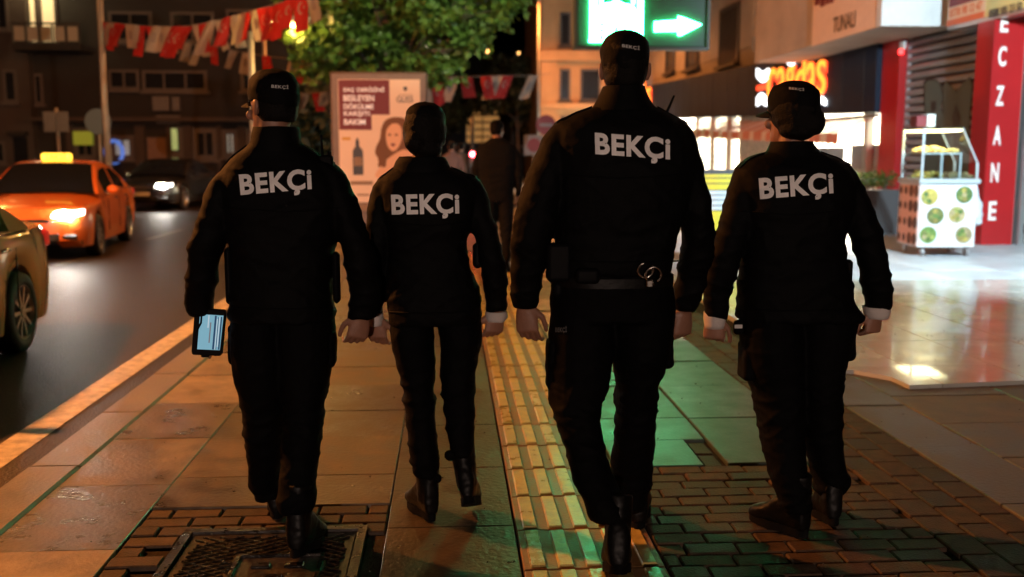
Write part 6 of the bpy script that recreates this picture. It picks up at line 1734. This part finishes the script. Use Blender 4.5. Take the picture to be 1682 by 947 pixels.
# ================================================================== yellow notice stand, planters, plant
M['ynotice'] = mat('yellow_notice', (.62, .50, .02), .5); M['wnotice'] = mat('white_notice', (.55, .60, .64), .5)
YN = 13.0
n0 = onY(1158, 285, YN); n1 = onY(1212, 285, YN)
ns = thing('notice_stand', 'yellow and white notice board standing between the tall officer and the right officer', 'notice board', ((n0.x + n1.x) / 2, YN, .015))
nz = lambda y: onY(1180, y, YN).z - .015
W2 = (n1.x - n0.x) / 2 + .1
MB().bev((0, .03, (nz(278) + .12) / 2), (W2 * 2 + .06, .05, nz(278) - .12), .012).build('board', M['planter'], ns)
for (y0, y1, mm) in ((312, 286, 'ynotice'), (345, 313, 'wnotice'), (400, 346, 'ynotice')): MB().bx(-W2, W2, -.004, .004, nz(y0) + .006, nz(y1)).build('sheet', M[mm], ns)
for (yc, mm) in ((292, 0), (301, 0), (320, 1), (328, 1), (337, 1)): MB().bx(-W2 * .86, W2 * .8, -.007, -.0045, nz(yc + .9), nz(yc - .9)).build('print_line', M['boardtext'], ns)
for sx in (-1, 1): MB().bx(sx * W2 - .03, sx * W2 + .03, -.15, .3, 0, .12).build('foot', M['planter'], ns)
def planter(x, y, Y, w, h, label, seed, ph=.6):
    p = onY(x, y, Y); t = thing('planter', label, 'planter', (p.x, Y, .03), 0, 'planters by the shop front')
    MB().add([(-w * .45, -.2, 0), (w * .45, -.2, 0), (w * .45, .2, 0), (-w * .45, .2, 0), (-w / 2, -.22, h), (w / 2, -.22, h), (w / 2, .22, h), (-w / 2, .22, h)], [(0, 1, 2, 3), (4, 5, 6, 7), (0, 1, 5, 4), (1, 2, 6, 5), (2, 3, 7, 6), (3, 0, 4, 7)]).build('box', M['planter'], t)
    rnd = random.Random(seed); lf = MB()
    for i in range(260):
        b_ = V((rnd.uniform(-w * .42, w * .42), rnd.uniform(-.16, .16), h)); a = V((rnd.gauss(0, .5), rnd.gauss(0, .5), 1)).normalized(); q = b_ + a * rnd.uniform(.05, ph); u = a.cross(V((rnd.uniform(-1, 1), rnd.uniform(-1, 1), .2))).normalized(); s = rnd.uniform(.05, .1)
        dd = (a + V((rnd.uniform(-1, 1), rnd.uniform(-1, 1), rnd.uniform(-.6, .4)))).normalized()
        lf.add([q, q + dd * s * .5 + u * s * .3, q + dd * s, q + dd * s * .5 - u * s * .3], [(0, 1, 2, 3)])
    st = MB()
    for i in range(7): e = V((rnd.uniform(-w * .4, w * .4), rnd.uniform(-.12, .12), h + ph * rnd.uniform(.5, .9))); st.tube([(e.x * .6, e.y * .6, h - .05), e], .008, 5)
    st.build('stem', M['bark'], t); lf.build('foliage', M['leaf'], t)
planter(1438, 340, 17.5, .75, .78, 'dark planter with low greenery beside the food cart', 5, .32)
planter(1420, 340, 19.6, .8, .7, 'dark planter with low greenery below the shop counter', 8, .35)
planter(1155, 260, 26, .6, 1.0, 'tall planter with bushy plant before the shop posts', 6, 1.1)

# ================================================================== signs and lights beyond
tr = thing('traffic_signal', 'small red signal lamp on a post beside the dark pedestrian', 'traffic light', (onY(776, 250, 24).x, 24.0, 0))
rz_ = onY(776, 253, 24).z
MB().cyl((0, .03, 0), (0, .03, 2.3), .045, .045, 12).build('post', M['trim'], tr, True)
MB().bev((0, -.02, rz_ - .1), (.17, .1, .42), .02).build('housing', M['trim'], tr)
M['redsig'] = mat('red_signal_lens', (.8, .02, .02), .3, emit=(1.0, .04, .05), estr=70.0); M['sigoff'] = mat('dark_signal_lens', (.02, .03, .02), .3)
MB().ell((0, -.075, rz_), (.062, .03, .062)).build('red_lens', M['redsig'], tr, True); MB().ell((0, -.07, rz_ - .18), (.055, .02, .055)).build('green_lens', M['sigoff'], tr, True)
lamp_light('signal_glow', 'POINT', (0, -.22, rz_), 6, (1.0, .05, .05), tr, radius=.05)
M['signred'] = mat('road_sign_red', (.14, .008, .008), .6); M['signwhite'] = mat('road_sign_white', (.16, .14, .13), .6)
def road_sign(x, y, Y, r, label, square=False):
    p = onY(x, y, Y); t = thing('road_sign', label, 'road sign', (p.x, Y, 0))
    MB().cyl((0, .03, 0), (0, .03, p.z + r), .035, .035, 10).build('post', M['pole'], t, True)
    if square:
        pl_ = MB().bev((0, 0, p.z), (2 * r, .02, 2 * r), .006).build('plate', M['signwhite'], t); MB().cyl((0, -.011, p.z), (0, -.016, p.z), r * .7, r * .7, 24).build('red_disc', M['signred'], pl_)
    else:
        pl_ = MB().cyl((0, .01, p.z), (0, -.01, p.z), r, r, 28).build('plate', M['signred'], t, 40); MB().bx(-r * .65, r * .65, -.016, -.011, p.z - r * .16, p.z + r * .16).build('bar', M['signwhite'], pl_)
road_sign(897, 205, 27, .27, 'round red no-entry sign beside the ochre corner building')
road_sign(877, 238, 30, .30, 'small square white sign with a red disc', True)

# ================================================================== pedestrian ahead
D5 = 12.3; F5 = Fig(D5)
s5 = 1635 / 12.3
torso = [(806, 826, 226, 0, .07), (800, 833, 231, 0, .085), (790, 843, 238, 0, .11), (785, 848, 250, 0, .13), (785, 849, 268, 0, .145), (788, 846, 290, 0, .15), (790, 844, 312, 0, .145), (789, 845, 330, 0, .15)]
aL = [(788, 802, 237, 0, .06), (781, 797, 247, 0, .065), (777, 793, 265, .02, .065), (775, 790, 285, .04, .06), (776, 788, 305, .08, .055), (778, 788, 322, .12, .045)]
aR = [(832, 845, 237, 0, .06), (837, 852, 247, 0, .065), (841, 857, 265, -.02, .065), (844, 859, 285, -.04, .06), (846, 858, 305, -.03, .055), (846, 856, 322, 0, .045)]
lL = [(790, 818, 325, 0, .13), (791, 818, 350, 0, .13), (794, 816, 375, .05, .1), (797, 814, 400, .1, .085), (799, 813, 428, .15, .075)]
lR = [(816, 844, 325, 0, .13), (817, 844, 350, 0, .13), (820, 842, 375, -.05, .1), (823, 840, 400, -.1, .085), (824, 838, 430, -.16, .075)]
gx = lambda x: onY(x, 430, D5).x
hd5 = dict(c=F5.P(816, 212, .02), yaw=R(-25), neck=F5.P(816, 226, 0), s=1.0)
person(D5, 'pedestrian in dark loose clothes walking away ahead of the officers', torso, [aL, aR], [lL, lR], hd5,
       [dict(a=(V((gx(806), D5 + .22, .095)), 0, R(0))), dict(a=(V((gx(831), D5 - .12, .105)), R(6), R(8)))],
       [dict(a=(F5.P(783, 320, .12), V((.05, .05, -1)), V((-.8, -.6, 0)), V((.5, .9, 0)), 'L'), k=dict(curl=.5)), dict(a=(F5.P(851, 320, 0), V((-.05, .05, -1)), V((.8, -.6, 0)), V((-.5, .9, 0)), 'R'), k=dict(curl=.5))],
       [(800, 832, 233, 0, .10), (804, 828, 229, 0, .09), (807, 825, 226, 0, .085)], None, 17.0, base=(gx(816), D5, 0), cloth=(M['shirt'], M['shirt']), capped=False, voxel_body=.008)
# two more walkers far ahead, half hidden behind the slim officer
M['coat_pink'] = mat('pink_coat', (.10, .04, .035), .8); M['coat_grey'] = mat('grey_coat', (.05, .04, .04), .8); M['jean'] = mat('jeans', (.03, .035, .05), .8)
def far_walker(x, D, cloth, label, seed):
    F = Fig(D); k = FPX / D; y0 = 250 + 1.47 * k; zz = lambda z: y0 - z * k
    def row(cx, hw, z, dy, ry): return (x + (cx - hw) * k, x + (cx + hw) * k, zz(z), dy, ry)
    torso = [row(0, .08, 1.46, 0, .07), row(0, .15, 1.42, 0, .09), row(0, .205, 1.36, 0, .11), row(0, .20, 1.2, 0, .13), row(0, .18, 1.05, 0, .13), row(0, .19, .85, 0, .14)]
    aL = [row(-.17, .05, 1.38, 0, .055), row(-.22, .055, 1.25, 0, .055), row(-.25, .05, 1.05, .03, .05), row(-.26, .04, .86, .1, .04)]
    aR = [row(.17, .05, 1.38, 0, .055), row(.22, .055, 1.25, 0, .055), row(.25, .05, 1.05, -.03, .05), row(.26, .04, .86, 0, .04)]
    lL = [row(-.09, .10, .9, 0, .12), row(-.10, .09, .6, .05, .09), row(-.10, .07, .3, .1, .07), row(-.10, .06, .12, .12, .06)]
    lR = [row(.09, .10, .9, 0, .12), row(.10, .09, .6, -.04, .09), row(.10, .07, .3, -.12, .07), row(.10, .06, .12, -.2, .06)]
    c = onY(x, zz(1.60), D); 
    person(D, label, torso, [aL, aR], [lL, lR], dict(c=c + V((0, .02, 0)), yaw=0, neck=c + V((0, 0, -.12)), s=.97),
           [dict(a=(V((c.x - .10, D + .14, .095)), 0, 0)), dict(a=(V((c.x + .10, D - .18, .1)), 0, R(6)))],
           [dict(a=(onY(x - .26 * k, zz(.86), D + .1), V((0, .05, -1)), V((-.8, -.6, 0)), V((.5, .9, 0)), 'L'), k=dict(curl=.5)), dict(a=(onY(x + .26 * k, zz(.86), D), V((0, .05, -1)), V((.8, -.6, 0)), V((-.5, .9, 0)), 'R'), k=dict(curl=.5))],
           [row(0, .10, 1.44, 0, .1), row(0, .085, 1.47, 0, .09), row(0, .08, 1.50, 0, .085)], None, seed, base=(c.x, D, 0), cloth=(M[cloth], M['jean']), capped=False, voxel_body=.012)
far_walker(742, 22.0, 'coat_pink', 'distant walker in a reddish coat left of the red signal', 31.0)
far_walker(758, 24.5, 'coat_grey', 'distant walker in a greyish coat near the red signal post', 35.0)
# ---------- cool white projector on a post, added out of view for the terrace
fl = thing('floodlight', 'added white floodlight on a post out of view, lighting the shop terrace', 'lamp', (6.3, 7.0, .02))
MB().tube([(0, 0, 0), (0, 0, 2.0), (0, 0, 3.9)], [.07, .06, .05], 12).build('post', M['metal_d'], fl, True)
MB().cyl((0, 0, 0), (0, 0, .1), .14, .12, 12).build('base', M['metal_d'], fl, 40)
MB().bev((0, .02, 4.0), (.40, .14, .28), .02, Matrix.Rotation(R(-18), 3, 'X')).build('housing', M['metal_d'], fl)
M['floodglass'] = mat('floodlight_glass', (.9, .9, .9), .3, emit=(.85, .95, 1.0), estr=10.0)
MB().bx(-.17, .17, -.01, .01, -.1, .1).build('lens', M['floodglass'], fl, loc=(0, .14, 3.97))
lamp_light('flood_beam', 'SPOT', (0, .22, 3.96), FLOODW, (.68, .90, 1.0), fl, V((1.3, 7.5, -2.4)).to_track_quat('-Z', 'Y').to_euler(), spot=104, blend=.9, radius=.12)
